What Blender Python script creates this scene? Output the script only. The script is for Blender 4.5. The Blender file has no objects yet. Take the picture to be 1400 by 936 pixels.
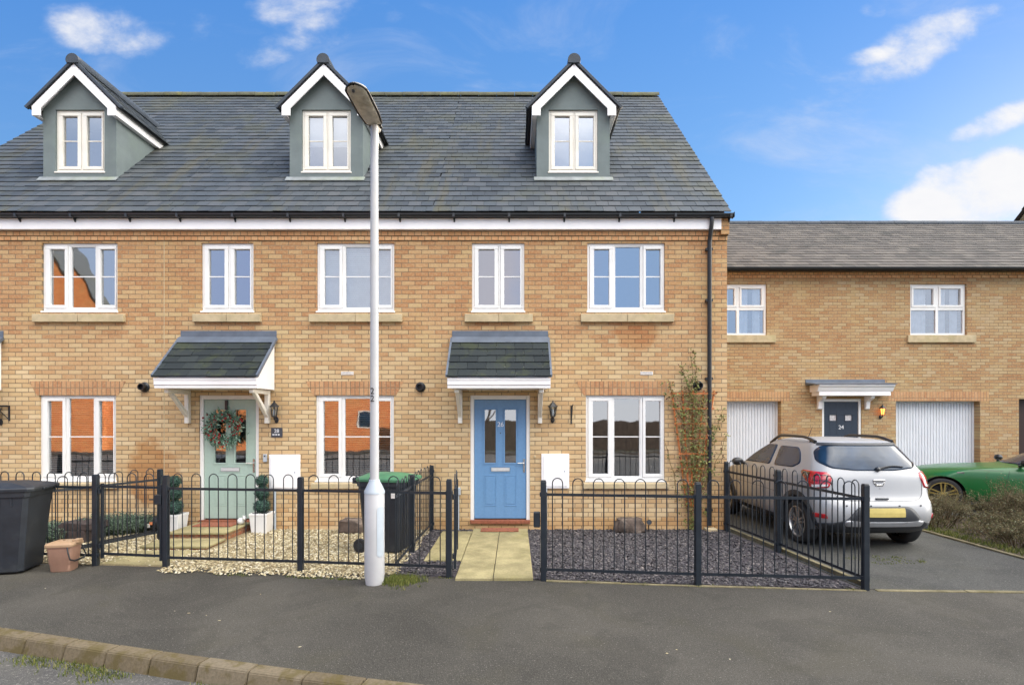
import bpy, bmesh, math, random
from mathutils import Vector, Matrix, noise
from mathutils.bvhtree import BVHTree
R = math.radians
EXPO = .8
rnd = random.Random(11)
SC = bpy.context.scene
COL = SC.collection
F, D, H, CX, HY = 740.0, 9.14, 1.88, 704.0, 572.0     # focal length (px), camera distance to the facade, eye height
ZL = 13.6                                             # distance to the set-back wing


def P(x, y, Z): return Vector(((x - CX) * Z / F, Z - D, H - (y - HY) * Z / F))
def G(x, y, z=0.0):
    Z = F * (H - z) / (y - HY)
    return Vector(((x - CX) * Z / F, Z - D, z))
def FX(x): return (x - CX) * D / F
def FZ(y): return H - (y - HY) * D / F
def LX(x): return (x - CX) * ZL / F
def LZ(y): return H - (y - HY) * ZL / F


# ------------------------------------------------------------------ objects
ORIG = {}
def props(o, label=None, cat=None, group=None, kind=None):
    if label: o['label'] = label
    if cat: o['category'] = cat
    if group: o['group'] = group
    if kind: o['kind'] = kind
    return o

def thing(name, label, cat, loc=(0, 0, 0), group=None, rotz=0.0, local=False):
    o = bpy.data.objects.new(name, None)
    COL.objects.link(o)
    o.location = loc
    o.rotation_euler = (0, 0, rotz)
    o.empty_display_size = 0.2
    ORIG[o.name] = Vector((0, 0, 0)) if local else Vector(loc)
    return props(o, label, cat, group)

def dup(root, loc=None, rotz=None, label=None):
    r = root.copy(); COL.objects.link(r)
    if loc is not None: r.location = loc
    if rotz is not None: r.rotation_euler = (0, 0, rotz)
    if label: r['label'] = label
    for ch in list(root.children):
        c = ch.copy(); COL.objects.link(c); c.parent = r
        for g in list(ch.children):
            d = g.copy(); COL.objects.link(d); d.parent = c
    return r

def rootof(o):
    while o.parent: o = o.parent
    return o

class MB:
    def __init__(s): s.v, s.f = [], []
    def add(s, vs, fs):
        b = len(s.v)
        s.v.extend(Vector(p) for p in vs)
        s.f.extend(tuple(b + i for i in f) for f in fs)
        return s
    def box(s, x0, x1, y0, y1, z0, z1, M=None):
        vs = [Vector(p) for p in ((x0,y0,z0),(x1,y0,z0),(x1,y1,z0),(x0,y1,z0),(x0,y0,z1),(x1,y0,z1),(x1,y1,z1),(x0,y1,z1))]
        if M is not None: vs = [M @ p for p in vs]
        return s.add(vs, [(0,3,2,1),(4,5,6,7),(0,1,5,4),(1,2,6,5),(2,3,7,6),(3,0,4,7)])
    def ring(s, x0, x1, z0, z1, w, y0, y1, wb=None):
        wb = w if wb is None else wb
        s.box(x0, x1, y0, y1, z0, z0 + wb); s.box(x0, x1, y0, y1, z1 - w, z1)
        s.box(x0, x0 + w, y0, y1, z0 + wb, z1 - w); s.box(x1 - w, x1, y0, y1, z0 + wb, z1 - w)
        return s
    def prism(s, poly, axis, a, b, M=None):
        n = len(poly)
        def pt(p, t):
            q = {'x': (t, p[0], p[1]), 'y': (p[0], t, p[1]), 'z': (p[0], p[1], t)}[axis]
            q = Vector(q)
            return M @ q if M is not None else q
        vs = [pt(p, a) for p in poly] + [pt(p, b) for p in poly]
        fs = [tuple(range(n)), tuple(range(2 * n - 1, n - 1, -1))]
        fs += [(i, (i + 1) % n, n + (i + 1) % n, n + i) for i in range(n)]
        return s.add(vs, fs)
    def tube(s, pts, r, n=8, cap=True):
        pts = [Vector(p) for p in pts]
        k = len(pts)
        rs = r if isinstance(r, (list, tuple)) else [r] * k
        vs, fs = [], []
        up = None
        for i, p in enumerate(pts):
            t = (pts[min(i + 1, k - 1)] - pts[max(i - 1, 0)])
            t = t.normalized() if t.length > 1e-9 else Vector((0, 0, 1))
            if up is None:
                up = Vector((0, 0, 1)) if abs(t.z) < .9 else Vector((1, 0, 0))
            a = (up - t * up.dot(t))
            a = a.normalized() if a.length > 1e-6 else t.orthogonal().normalized()
            up = a
            b = t.cross(a)
            for j in range(n):
                w = 2 * math.pi * j / n
                vs.append(p + (a * math.cos(w) + b * math.sin(w)) * rs[i])
        for i in range(k - 1):
            for j in range(n):
                q = (j + 1) % n
                fs.append((i * n + j, i * n + q, (i + 1) * n + q, (i + 1) * n + j))
        if cap:
            fs.append(tuple(range(n))[::-1]); fs.append(tuple(range((k - 1) * n, k * n)))
        return s.add(vs, fs)
    def lathe(s, prof, n=20, c=(0, 0, 0), M=None, cap=True):
        vs, fs = [], []
        c = Vector(c)
        for (r, z) in prof:
            for j in range(n):
                w = 2 * math.pi * j / n
                p = Vector((r * math.cos(w), r * math.sin(w), z))
                if M is not None: p = M @ p
                vs.append(p + c)
        k = len(prof)
        for i in range(k - 1):
            for j in range(n):
                q = (j + 1) % n
                fs.append((i * n + j, i * n + q, (i + 1) * n + q, (i + 1) * n + j))
        if cap:
            fs.append(tuple(range(n))[::-1]); fs.append(tuple(range((k - 1) * n, k * n)))
        return s.add(vs, fs)
    def grid(s, rows, closed=False):
        n = len(rows[0]); vs = [p for r in rows for p in r]; fs = []
        for i in range(len(rows) - 1):
            for j in range(n if closed else n - 1):
                q = (j + 1) % n
                fs.append((i * n + j, i * n + q, (i + 1) * n + q, (i + 1) * n + j))
        return s.add(vs, fs)
    def ball(s, c, r, nu=14, nv=9, jit=0.0, sq=(1, 1, 1)):
        rows = []
        c = Vector(c)
        for i in range(nv + 1):
            a = math.pi * i / nv
            row = []
            for j in range(nu):
                w = 2 * math.pi * j / nu
                d = Vector((math.sin(a) * math.cos(w), math.sin(a) * math.sin(w), math.cos(a)))
                k = 1 + jit * noise.noise(d * 2.3 + c * 3)
                row.append(c + Vector((d.x * r * sq[0], d.y * r * sq[1], d.z * r * sq[2])) * k)
            rows.append(row)
        return s.grid(rows, closed=True)
    def build(s, name, mat, parent=None, bevel=0.0, smooth=None, recalc=True, kind=None, weld=False, segs=1):
        me = bpy.data.meshes.new(name)
        off = Vector((0, 0, 0))
        if parent is not None: off = ORIG.get(rootof(parent).name, off)
        bm = bmesh.new()
        vv = [bm.verts.new(p) for p in s.v]
        for f in s.f:
            try: bm.faces.new([vv[i] for i in f])
            except ValueError: pass
        if weld: bmesh.ops.remove_doubles(bm, verts=bm.verts, dist=1e-5)
        if recalc: bmesh.ops.recalc_face_normals(bm, faces=bm.faces)
        if bevel > 0:
            ed = [e for e in bm.edges if len(e.link_faces) == 2 and e.calc_face_angle(0) > R(30)]
            bmesh.ops.bevel(bm, geom=ed, offset=bevel, segments=segs, affect='EDGES', clamp_overlap=True)
        uv = bm.loops.layers.uv.new('UVMap')
        for f in bm.faces:
            n = f.normal
            ax = max(range(3), key=lambda i: abs(n[i]) + (0.001 if i == 1 else 0))
            for l in f.loops:
                c = l.vert.co
                l[uv].uv = (c.y, c.z) if ax == 0 else ((c.x, c.z) if ax == 1 else (c.x, c.y))
        for v in bm.verts: v.co -= off
        if smooth is not None:
            for f in bm.faces: f.smooth = True
            for e in bm.edges:
                if len(e.link_faces) == 2: e.smooth = e.calc_face_angle(0) < R(smooth)
        bm.to_mesh(me); bm.free()
        if mat is not None:
            me.materials.append(mat)
        o = bpy.data.objects.new(name, me)
        COL.objects.link(o)
        if parent is not None: o.parent = parent
        if kind: o['kind'] = kind
        return o

def holes_grid(x0, x1, z0, z1, holes):
    xs = sorted({x0, x1, *[h[0] for h in holes], *[h[1] for h in holes]})
    zs = sorted({z0, z1, *[h[2] for h in holes], *[h[3] for h in holes]})
    xs = [x for x in xs if x0 <= x <= x1]; zs = [z for z in zs if z0 <= z <= z1]
    for i in range(len(xs) - 1):
        for j in range(len(zs) - 1):
            cx, cz = (xs[i] + xs[i + 1]) / 2, (zs[j] + zs[j + 1]) / 2
            if not any(h[0] < cx < h[1] and h[2] < cz < h[3] for h in holes):
                yield xs[i], xs[i + 1], zs[j], zs[j + 1]

def text(name, body, size, mat, loc, rot, parent=None, depth=0.002, align='CENTER'):
    cu = bpy.data.curves.new(name, 'FONT')
    cu.body = body; cu.size = size; cu.extrude = depth; cu.align_x = align; cu.align_y = 'CENTER'
    t = bpy.data.objects.new(name + '_tmp', cu)
    COL.objects.link(t)
    bpy.context.view_layer.update()
    dg = bpy.context.evaluated_depsgraph_get()
    me = bpy.data.meshes.new_from_object(t.evaluated_get(dg))
    bpy.data.objects.remove(t)
    off = ORIG.get(rootof(parent).name, Vector((0, 0, 0))) if parent else Vector((0, 0, 0))
    M = Matrix.Translation(Vector(loc) - off) @ (rot if isinstance(rot, Matrix) else Matrix.Rotation(R(90), 4, 'X'))
    me.transform(M)
    me.materials.clear(); me.materials.append(mat)
    o = bpy.data.objects.new(name, me); COL.objects.link(o)
    if parent: o.parent = parent
    return o

# ------------------------------------------------------------------ materials
class NT:
    def __init__(s, m):
        m.use_nodes = True
        s.t = m.node_tree; s.t.nodes.clear()
    def n(s, typ, _out=0, **kw):
        nd = s.t.nodes.new(typ)
        for k, v in kw.items():
            if k.startswith('i_'):
                key = k[2:]
                key = int(key) if key.isdigit() else key.replace('__', ' ')
                s.set(nd.inputs[key], v)
            else: setattr(nd, k, v)
        return nd
    def set(s, inp, v):
        if isinstance(v, bpy.types.NodeSocket): s.t.links.new(v, inp)
        elif isinstance(v, bpy.types.Node): s.t.links.new(v.outputs[0], inp)
        else:
            if isinstance(v, (tuple, list)) and len(v) == 3 and inp.type == 'RGBA': v = (*v, 1)
            inp.default_value = v
    def m(s, op, a, b=None, c=None, clamp=False):
        nd = s.t.nodes.new('ShaderNodeMath'); nd.operation = op; nd.use_clamp = clamp
        s.set(nd.inputs[0], a)
        if b is not None: s.set(nd.inputs[1], b)
        if c is not None: s.set(nd.inputs[2], c)
        return nd.outputs[0]
    def step(s, x, lo, hi):
        nd = s.t.nodes.new('ShaderNodeMapRange'); nd.interpolation_type = 'SMOOTHSTEP'
        s.set(nd.inputs['Value'], x); nd.inputs['From Min'].default_value = lo; nd.inputs['From Max'].default_value = hi
        return nd.outputs[0]
    def mix(s, f, a, b, blend='MIX'):
        nd = s.t.nodes.new('ShaderNodeMix'); nd.data_type = 'RGBA'; nd.blend_type = blend
        s.set(nd.inputs[0], f); s.set(nd.inputs[6], a); s.set(nd.inputs[7], b)
        return nd.outputs[2]
    def ramp(s, f, stops, interp='LINEAR'):
        nd = s.t.nodes.new('ShaderNodeValToRGB'); cr = nd.color_ramp; cr.interpolation = interp
        while len(cr.elements) > 1: cr.elements.remove(cr.elements[-1])
        cr.elements[0].position = stops[0][0]; cr.elements[0].color = (*stops[0][1], 1)
        for p, c in stops[1:]:
            e = cr.elements.new(p); e.color = (*c, 1)
        s.set(nd.inputs[0], f)
        return nd.outputs[0]
    def noise(s, vec, scale, detail=4, rough=.55, dist=0.0):
        nd = s.n('ShaderNodeTexNoise'); s.set(nd.inputs['Vector'], vec)
        nd.inputs['Scale'].default_value = scale; nd.inputs['Detail'].default_value = detail
        nd.inputs['Roughness'].default_value = rough; nd.inputs['Distortion'].default_value = dist
        return nd.outputs[0]
    def out(s, color, rough=.6, metal=0.0, spec=.5, bump=None, bstr=.3, bdist=.01, coat=0.0, emis=None, estr=0.0, trans=0.0):
        p = s.n('ShaderNodeBsdfPrincipled')
        s.set(p.inputs['Base Color'], color); s.set(p.inputs['Roughness'], rough); s.set(p.inputs['Metallic'], metal)
        p.inputs['Specular IOR Level'].default_value = spec
        p.inputs['Coat Weight'].default_value = coat; p.inputs['Coat Roughness'].default_value = .04
        if emis is not None:
            s.set(p.inputs['Emission Color'], emis); p.inputs['Emission Strength'].default_value = estr
        if bump is not None:
            b = s.n('ShaderNodeBump'); b.inputs['Strength'].default_value = bstr; b.inputs['Distance'].default_value = bdist
            s.set(b.inputs['Height'], bump); s.t.links.new(b.outputs[0], p.inputs['Normal'])
        o = s.n('ShaderNodeOutputMaterial')
        s.t.links.new(p.outputs[0], o.inputs[0])
        return p

def hexc(r, g, b):
    f = lambda c: (c / 255 / 12.92) if c / 255 <= .04045 else ((c / 255 + .055) / 1.055) ** 2.4
    return (f(r), f(g), f(b))

def pmat(name, base, rough=.55, var=.12, scale=6.0, bump=.05, metal=0.0, spec=.5, coat=0.0, dirt=None, dirtamt=.4, fine=0.0):
    m = bpy.data.materials.new(name); t = NT(m)
    co = t.n('ShaderNodeTexCoord').outputs['Object']
    n1 = t.noise(co, scale, 5, .6)
    lo = tuple(c * (1 - var) for c in base); hi = tuple(min(1, c * (1 + var)) for c in base)
    c = t.mix(t.step(n1, .3, .7), lo, hi)
    if dirt is not None:
        n2 = t.noise(co, scale * .37, 6, .65, .4)
        c = t.mix(t.m('MULTIPLY', t.step(n2, .48, .75), dirtamt), c, dirt)
    n3 = t.noise(co, scale * 14, 3, .6)
    if fine: c = t.mix(t.m('MULTIPLY', t.step(n3, .4, .62), fine), c, tuple(x * .45 for x in base))
    r = t.m('ADD', rough - .06, t.m('MULTIPLY', n1, .12))
    t.out(c, r, metal, spec, n3 if bump else None, bump, .01, coat)
    return m

def islandmat(name, stops, rough=.7, bump=.1, bscale=60, spec=.3, var=.15, moss=None, streak=None):
    m = bpy.data.materials.new(name); t = NT(m)
    co = t.n('ShaderNodeTexCoord').outputs['Object']
    ri = t.n('ShaderNodeNewGeometry').outputs['Random Per Island']
    c = t.ramp(ri, stops)
    n1 = t.noise(co, bscale, 4, .6)
    c = t.mix(t.m('MULTIPLY', n1, var * 2), c, (0, 0, 0), 'MIX') if var else c
    if moss is not None:
        n2 = t.noise(co, moss[1], 6, .65, .3)
        c = t.mix(t.m('MULTIPLY', t.step(n2, moss[2], moss[2] + .16), moss[3]), c, moss[0])
    if streak is not None:                 # lichen washed down the slope
        mp = t.n('ShaderNodeMapping', i_Vector=co); mp.inputs['Scale'].default_value = (1.6, .22, .22)
        c = t.mix(t.m('MULTIPLY', t.step(t.noise(mp.outputs[0], 1.5, 6, .65, .3), .52, .72), .5), c, streak)
    t.out(c, rough, 0, spec, n1, bump, .004)
    return m

def brickmat(name, bw=.225, bh=.075, stops=None, mortar=(.225, .172, .108), off=.5, stains=(), tone=None, sat=.96):
    m = bpy.data.materials.new(name); t = NT(m)
    uv = t.n('ShaderNodeUVMap', uv_map='UVMap').outputs[0]
    sx = t.n('ShaderNodeSeparateXYZ', i_0=uv)
    # a little waviness so courses are not ruler-straight
    u = t.m('ADD', sx.outputs[0], t.m('MULTIPLY', t.m('SUBTRACT', t.noise(uv, 9, 2), .5), .006))
    v = t.m('ADD', sx.outputs[1], t.m('MULTIPLY', t.m('SUBTRACT', t.noise(uv, 7, 2), .5), .005))
    V = t.m('DIVIDE', v, bh); row = t.m('FLOOR', V)
    U = t.m('ADD', t.m('DIVIDE', u, bw), t.m('MULTIPLY', t.m('FLOORED_MODULO', row, 2.0), off))
    col = t.m('FLOOR', U)
    fu = t.m('MULTIPLY', t.m('FRACT', U), bw); fv = t.m('MULTIPLY', t.m('FRACT', V), bh)
    du = t.m('MINIMUM', fu, t.m('SUBTRACT', bw, fu)); dv = t.m('MINIMUM', fv, t.m('SUBTRACT', bh, fv))
    face = t.step(t.m('MINIMUM', du, dv), .003, .0085)
    cid = t.n('ShaderNodeCombineXYZ', i_0=col, i_1=row)
    wn = t.n('ShaderNodeTexWhiteNoise', noise_dimensions='2D', i_Vector=cid)
    big = t.noise(uv, .55, 3, .5)
    idx = t.m('ADD', t.m('MULTIPLY', wn.outputs[0], .78), t.m('MULTIPLY', t.m('SUBTRACT', big, .36), .75), clamp=True)
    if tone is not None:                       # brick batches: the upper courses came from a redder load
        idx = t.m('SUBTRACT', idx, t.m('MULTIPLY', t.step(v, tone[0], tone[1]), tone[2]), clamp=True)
    c = t.ramp(idx, stops)
    blot = t.noise(uv, 26, 5, .65)
    c = t.mix(t.m('MULTIPLY', t.step(blot, .42, .7), .34), c, hexc(216, 190, 142))
    c = t.mix(t.m('MULTIPLY', t.step(t.noise(uv, 1.1, 5, .65, .6), .48, .72), .30), c, hexc(196, 172, 112))
    c = t.mix(t.m('MULTIPLY', t.step(t.noise(uv, .8, 5, .7, .8), .54, .76), .28), c, hexc(160, 104, 66))
    c = t.mix(t.m('MULTIPLY', t.step(t.noise(uv, 34, 4, .6), .5, .74), .4), c, hexc(150, 92, 55))
    if tone is not None:                   # lower storeys paler, with lightening painted in against the weaker light there
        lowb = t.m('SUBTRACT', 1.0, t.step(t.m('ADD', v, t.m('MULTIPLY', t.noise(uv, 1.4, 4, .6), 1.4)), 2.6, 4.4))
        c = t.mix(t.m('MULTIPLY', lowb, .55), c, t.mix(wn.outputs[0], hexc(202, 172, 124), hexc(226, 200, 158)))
    mo = t.mix(t.step(t.noise(uv, 2.2, 4), .35, .7), tuple(x * .78 for x in mortar), tuple(x * 1.3 for x in mortar))
    c = t.mix(face, mo, c)
    for (su, sv, ru, rv, amt, colr) in stains:
        a = t.m('DIVIDE', t.m('SUBTRACT', u, su), ru); b = t.m('DIVIDE', t.m('SUBTRACT', v, sv), rv)
        dd = t.m('ADD', t.m('ADD', t.m('MULTIPLY', a, a), t.m('MULTIPLY', b, b)), t.m('MULTIPLY', t.m('SUBTRACT', t.noise(uv, 6, 4), .5), 1.3))
        c = t.mix(t.m('MULTIPLY', t.m('SUBTRACT', 1.0, t.step(dd, .45, 1.15)), amt), c, colr, 'MULTIPLY')
    hs = t.n('ShaderNodeHueSaturation', i_Color=c); hs.inputs['Saturation'].default_value = sat; hs.inputs['Value'].default_value = 1.02; c = hs.outputs[0]
    gr = t.noise(uv, 140, 3, .6)
    c = t.mix(t.m('MULTIPLY', gr, .22), c, (.12, .07, .04))
    hgt = t.m('ADD', face, t.m('MULTIPLY', gr, .35))
    t.out(c, .88, 0, .2, hgt, .55, .006)
    return m

BUFF = [(p_, (c_[0] * .83, c_[1] * .865, c_[2] * .86)) for p_, c_ in [(0, hexc(192, 136, 90)), (.2, hexc(202, 150, 102)), (.42, hexc(208, 162, 113)), (.62, hexc(211, 173, 124)), (.8, hexc(216, 184, 138)), (.92, hexc(221, 190, 150)), (1, hexc(204, 172, 124))]]
STC = hexc(205, 150, 110)
M = {}
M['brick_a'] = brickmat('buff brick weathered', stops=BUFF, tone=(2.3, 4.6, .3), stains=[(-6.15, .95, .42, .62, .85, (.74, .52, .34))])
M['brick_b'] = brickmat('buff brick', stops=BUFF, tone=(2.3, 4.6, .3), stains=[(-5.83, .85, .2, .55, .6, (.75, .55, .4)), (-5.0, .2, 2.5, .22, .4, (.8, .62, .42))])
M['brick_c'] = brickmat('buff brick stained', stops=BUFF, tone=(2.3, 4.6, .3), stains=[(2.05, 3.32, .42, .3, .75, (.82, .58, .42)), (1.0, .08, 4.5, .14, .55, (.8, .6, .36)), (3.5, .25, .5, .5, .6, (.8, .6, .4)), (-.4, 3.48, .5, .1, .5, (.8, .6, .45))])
M['brick_l'] = brickmat('buff brick of the wing', stops=[(p, tuple(x * .78 for x in c)) for p, c in BUFF], stains=[(8.5, .9, 8, .3, .3, (.8, .66, .5))])  # buff tones darkened: shade on the set-back wing put into the colour
M['brick_o'] = brickmat('orange brick', stops=[(0, hexc(222, 122, 66)), (.5, hexc(240, 146, 86)), (1, hexc(246, 164, 104))], mortar=(.4, .22, .12), sat=1.0)
RED = [(0, hexc(172, 118, 80)), (.5, hexc(188, 138, 96)), (1, hexc(196, 152, 110))]
M['soldier'] = brickmat('soldier course brick', bw=.075, bh=.24, stops=RED, off=0)
M['header'] = brickmat('header course brick', bw=.1125, bh=.075, stops=[(0, hexc(206, 146, 94)), (.5, hexc(216, 160, 108)), (1, hexc(224, 180, 130))])
M['upvc'] = pmat('white window plastic', (.80, .79, .77), .35, .03, 3, .01, dirt=(.6, .58, .5), dirtamt=.25)
M['cream'] = pmat('cream window plastic', (.78, .74, .66), .38, .04, 3, .01, dirt=(.55, .5, .38), dirtamt=.3)
M['white'] = pmat('white painted board', (.90, .88, .885), .42, .03, 2, .02, dirt=(.6, .58, .52), dirtamt=.2)
M['stone'] = pmat('reconstituted stone', (.47, .38, .24), .85, .14, 5, .12, spec=.2, dirt=(.3, .28, .1), dirtamt=.45)
M['sage_render'] = pmat('grey green render', (.17, .20, .20), .9, .08, 3, .18, spec=.15, dirt=(.2, .25, .2), dirtamt=.35)
M['lead'] = pmat('lead flashing', (.105, .128, .165), .45, .15, 4, .05, spec=.5)
M['palelead'] = pmat('weathered lead apron', (.24, .26, .26), .6, .2, 6, .08, dirt=(.2, .24, .1), dirtamt=.5)
M['black'] = pmat('black plastic', (.018, .020, .024), .38, .1, 8, .02)
M['rail'] = pmat('navy black railing paint', (.010, .015, .022), .42, .15, 9, .05, dirt=(.035, .04, .042), dirtamt=.4)
M['sagedoor'] = pmat('sage door skin', hexc(166, 186, 174), .4, .03, 30, .04)
M['bluedoor'] = pmat('blue door skin', hexc(104, 145, 186), .4, .04, 30, .04)
M['navydoor'] = pmat('navy door skin', (.022, .034, .055), .4, .05, 30, .04)
M['chrome'] = pmat('brushed steel', (.62, .62, .62), .25, .05, 20, .02, metal=1)
M['letter'] = pmat('satin silver paint', (.62, .62, .62), .4, .05, 20, .02, metal=.2)
M['bin_black'] = pmat('charcoal bin plastic', (.014, .018, .025), .5, .2, 6, .06, dirt=(.06, .065, .065), dirtamt=.5)
M['bin_lidgreen'] = pmat('green bin lid plastic', (.05, .16, .08), .5, .2, 5, .05, dirt=(.12, .22, .12), dirtamt=.6)
M['caddy'] = pmat('brown caddy plastic', hexc(152, 118, 100), .5, .1, 5, .04, dirt=(.3, .24, .2), dirtamt=.4)
M['caddylid'] = pmat('tan caddy lid plastic', hexc(160, 132, 104), .45, .1, 5, .04, dirt=(.34, .28, .2), dirtamt=.4)
M['lamp_white'] = pmat('pale grey lamp paint', (.44, .44, .45), .4, .06, 2.5, .03, dirt=(.5, .46, .36), dirtamt=.45)
M['lamp_grey'] = pmat('grey lamp door', (.40, .45, .50), .45, .06, 3, .03)
M['lamp_body'] = pmat('weathered lantern body', (.30, .30, .29), .5, .25, 12, .06, dirt=(.12, .12, .07), dirtamt=.6)
M['lamp_bowl'] = pmat('clouded lantern bowl', (.40, .38, .33), .3, .2, 16, .06, dirt=(.2, .18, .12), dirtamt=.8)
M['planter'] = pmat('white planter', (.76, .75, .73), .5, .05, 4, .03)
M['redbrick'] = brickmat('red step brick', bw=.1125, bh=.075, stops=[(0, hexc(120, 58, 40)), (.5, hexc(150, 76, 52)), (1, hexc(128, 76, 58))])
M['slab'] = pmat('buff riven slab', hexc(152, 142, 106), .85, .25, 3.2, .3, spec=.2, dirt=hexc(126, 120, 72), dirtamt=.6, fine=.25)
M['mat_red'] = pmat('coir mat', hexc(140, 84, 62), .95, .3, 26, .3)
M['rock'] = pmat('rough brown stone', hexc(84, 72, 64), .85, .4, 7, .5, dirt=hexc(190, 172, 156), dirtamt=.8)
M['darkwood'] = pmat('dark brown lid', hexc(62, 52, 50), .8, .3, 9, .2)
M['trellis'] = pmat('orange brown trellis wood', hexc(186, 112, 62), .75, .25, 12, .15)
M['tag'] = pmat('pale label', (.7, .66, .62), .6, .15, 30, .02)
M['orange_tag'] = pmat('orange tag', (.75, .25, .1), .6, .1, 30, .02)
M['garage'] = pmat('white garage door', (.66, .68, .71), .4, .04, 2, .02)
M['darkbrown'] = pmat('dark brown door', (.035, .016, .012), .5, .1, 6, .05)
M['soil'] = pmat('dark soil', hexc(74, 62, 46), .95, .35, 9, .5, fine=.5)
M['silver'] = pmat('silver car paint', (.335, .34, .35), .40, .04, 1.5, 0, metal=.10, coat=.22, dirt=(.26, .25, .23), dirtamt=.25)
M['greencar'] = pmat('green car paint', (.010, .115, .026), .34, .06, 1.5, 0, metal=.05, coat=.35)
M['cargrey'] = pmat('grey plastic cladding', (.03, .034, .04), .5, .1, 10, .05)
M['skid'] = pmat('satin silver trim', (.42, .43, .45), .35, .05, 8, .02, metal=.5)
M['tyre'] = pmat('tyre rubber', (.016, .016, .017), .8, .15, 12, .1)
M['alloy'] = pmat('alloy rim', (.5, .5, .5), .3, .05, 10, .02, metal=.8)
M['goldalloy'] = pmat('gold rim', hexc(160, 140, 78), .35, .08, 10, .02, metal=.5)
M['redlens'] = pmat('red lamp lens', (.42, .012, .018), .12, .35, 22, .02, coat=1)
M['darklens'] = pmat('dark lamp lens', (.05, .01, .012), .12, .2, 20, .02, coat=1)
M['clearlens'] = pmat('clear lamp lens', (.55, .52, .52), .15, .2, 20, .02, coat=1)
M['plate'] = pmat('yellow number plate', hexc(188, 170, 98), .55, .08, 9, .01)
M['twig'] = islandmat('dry twigs', [(0, hexc(70, 60, 44)), (.6, hexc(98, 84, 62)), (1, hexc(140, 120, 96))], .9, .1, 40)
M['dryleaf'] = islandmat('dry brown leaves', [(0, hexc(58, 54, 34)), (.4, hexc(88, 78, 52)), (.7, hexc(80, 84, 48)), (.9, hexc(116, 98, 72)), (1, hexc(140, 146, 120))], .9)
M['climber'] = islandmat('climber leaves', [(0, hexc(70, 82, 40)), (.35, hexc(104, 114, 54)), (.62, hexc(138, 136, 74)), (.8, hexc(112, 78, 50)), (1, hexc(84, 44, 38))], .6)
M['topiary'] = islandmat('clipped box leaves', [(0, hexc(36, 62, 54)), (.5, hexc(56, 88, 76)), (1, hexc(88, 120, 104))], .6)
M['lavender'] = islandmat('grey green lavender', [(0, hexc(58, 76, 62)), (.5, hexc(96, 116, 98)), (1, hexc(134, 150, 130))], .8)
M['wreathleaf'] = islandmat('wreath greenery', [(0, hexc(60, 92, 70)), (.5, hexc(112, 146, 124)), (1, hexc(160, 188, 168))], .6)
M['berry'] = islandmat('red berries', [(0, hexc(110, 22, 26)), (1, hexc(178, 40, 40))], .4)
M['climbstem'] = islandmat('green climber stem', [(0, hexc(92, 96, 48)), (.6, hexc(126, 112, 62)), (1, hexc(112, 74, 50))], .7)
M['grass'] = islandmat('grass', [(0, hexc(62, 76, 28)), (.5, hexc(92, 104, 44)), (1, hexc(138, 134, 74))], .8)
M['creamgravel'] = islandmat('cream gravel', [(0, hexc(132, 116, 86)), (.3, hexc(176, 160, 124)), (.7, hexc(200, 188, 154)), (1, hexc(222, 212, 188))], .8)
M['slategravel'] = islandmat('plum slate chippings', [(0, hexc(52, 51, 53)), (.4, hexc(75, 72, 75)), (.8, hexc(95, 91, 93)), (1, hexc(126, 118, 115))], .65)
M['creambed'] = pmat('cream gravel bed', hexc(150, 136, 104), .9, .3, 30, .5, fine=.5)
M['slatebed'] = pmat('slate chipping bed', hexc(74, 68, 74), .85, .35, 30, .6, fine=.5)
M['mossground'] = pmat('mossy soil', hexc(98, 104, 44), .95, .35, 12, .4, fine=.3)
SL = [(0, hexc(65, 70, 75)), (.3, hexc(73, 79, 84)), (.65, hexc(77, 83, 88)), (1, hexc(86, 89, 92))]
M['slate'] = islandmat('blue grey roof slates', SL, .62, .12, 30, .35, .1, moss=(hexc(86, 86, 66), .9, .48, .42), streak=hexc(92, 86, 62))
M['slatewing'] = islandmat('brown grey roof slates', [(0, hexc(88, 84, 80)), (.5, hexc(100, 95, 90)), (1, hexc(112, 106, 99))], .8, .12, 30, .2, .1, moss=(hexc(70, 70, 66), 1.3, .52, .6))
M['slatecanopy'] = islandmat('dark canopy tiles', [(0, hexc(42, 48, 51)), (.5, hexc(48, 54, 56)), (1, hexc(54, 60, 61))], .75, .15, 30, .2, .1, moss=(hexc(70, 76, 52), 3, .5, .5))
M['ridge'] = pmat('lichened ridge tiles', hexc(92, 92, 74), .9, .25, 4, .3, dirt=hexc(150, 142, 60), dirtamt=.85)
M['ridgedark'] = pmat('dark ridge tile', hexc(54, 62, 72), .7, .2, 6, .1)
M['roofdeck'] = pmat('roof underlay', (.02, .02, .022), .9)
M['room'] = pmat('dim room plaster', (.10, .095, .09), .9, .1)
M['blinddark'] = pmat('grey venetian slat', (.5, .5, .5), .5, .1)
M['blindwhite'] = pmat('white blind', (.66, .68, .66), .6, .06)
M['curtain'] = pmat('pale curtain', (.62, .64, .68), .8, .1)
M['fencewood'] = pmat('dark brown fence boards', (.06, .048, .04), .9, .35, 5, .2)
M['bark'] = pmat('bark', (.08, .065, .05), .9, .3, 9, .4)
M['number'] = pmat('pale numeral', (.75, .76, .78), .4, .03, 9, .01)
M['slatesign'] = pmat('dark slate plaque', (.05, .052, .065), .6, .15, 9, .05)
M['black_num'] = pmat('black numeral', (.015, .015, .017), .5, .05, 9, .01)

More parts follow.
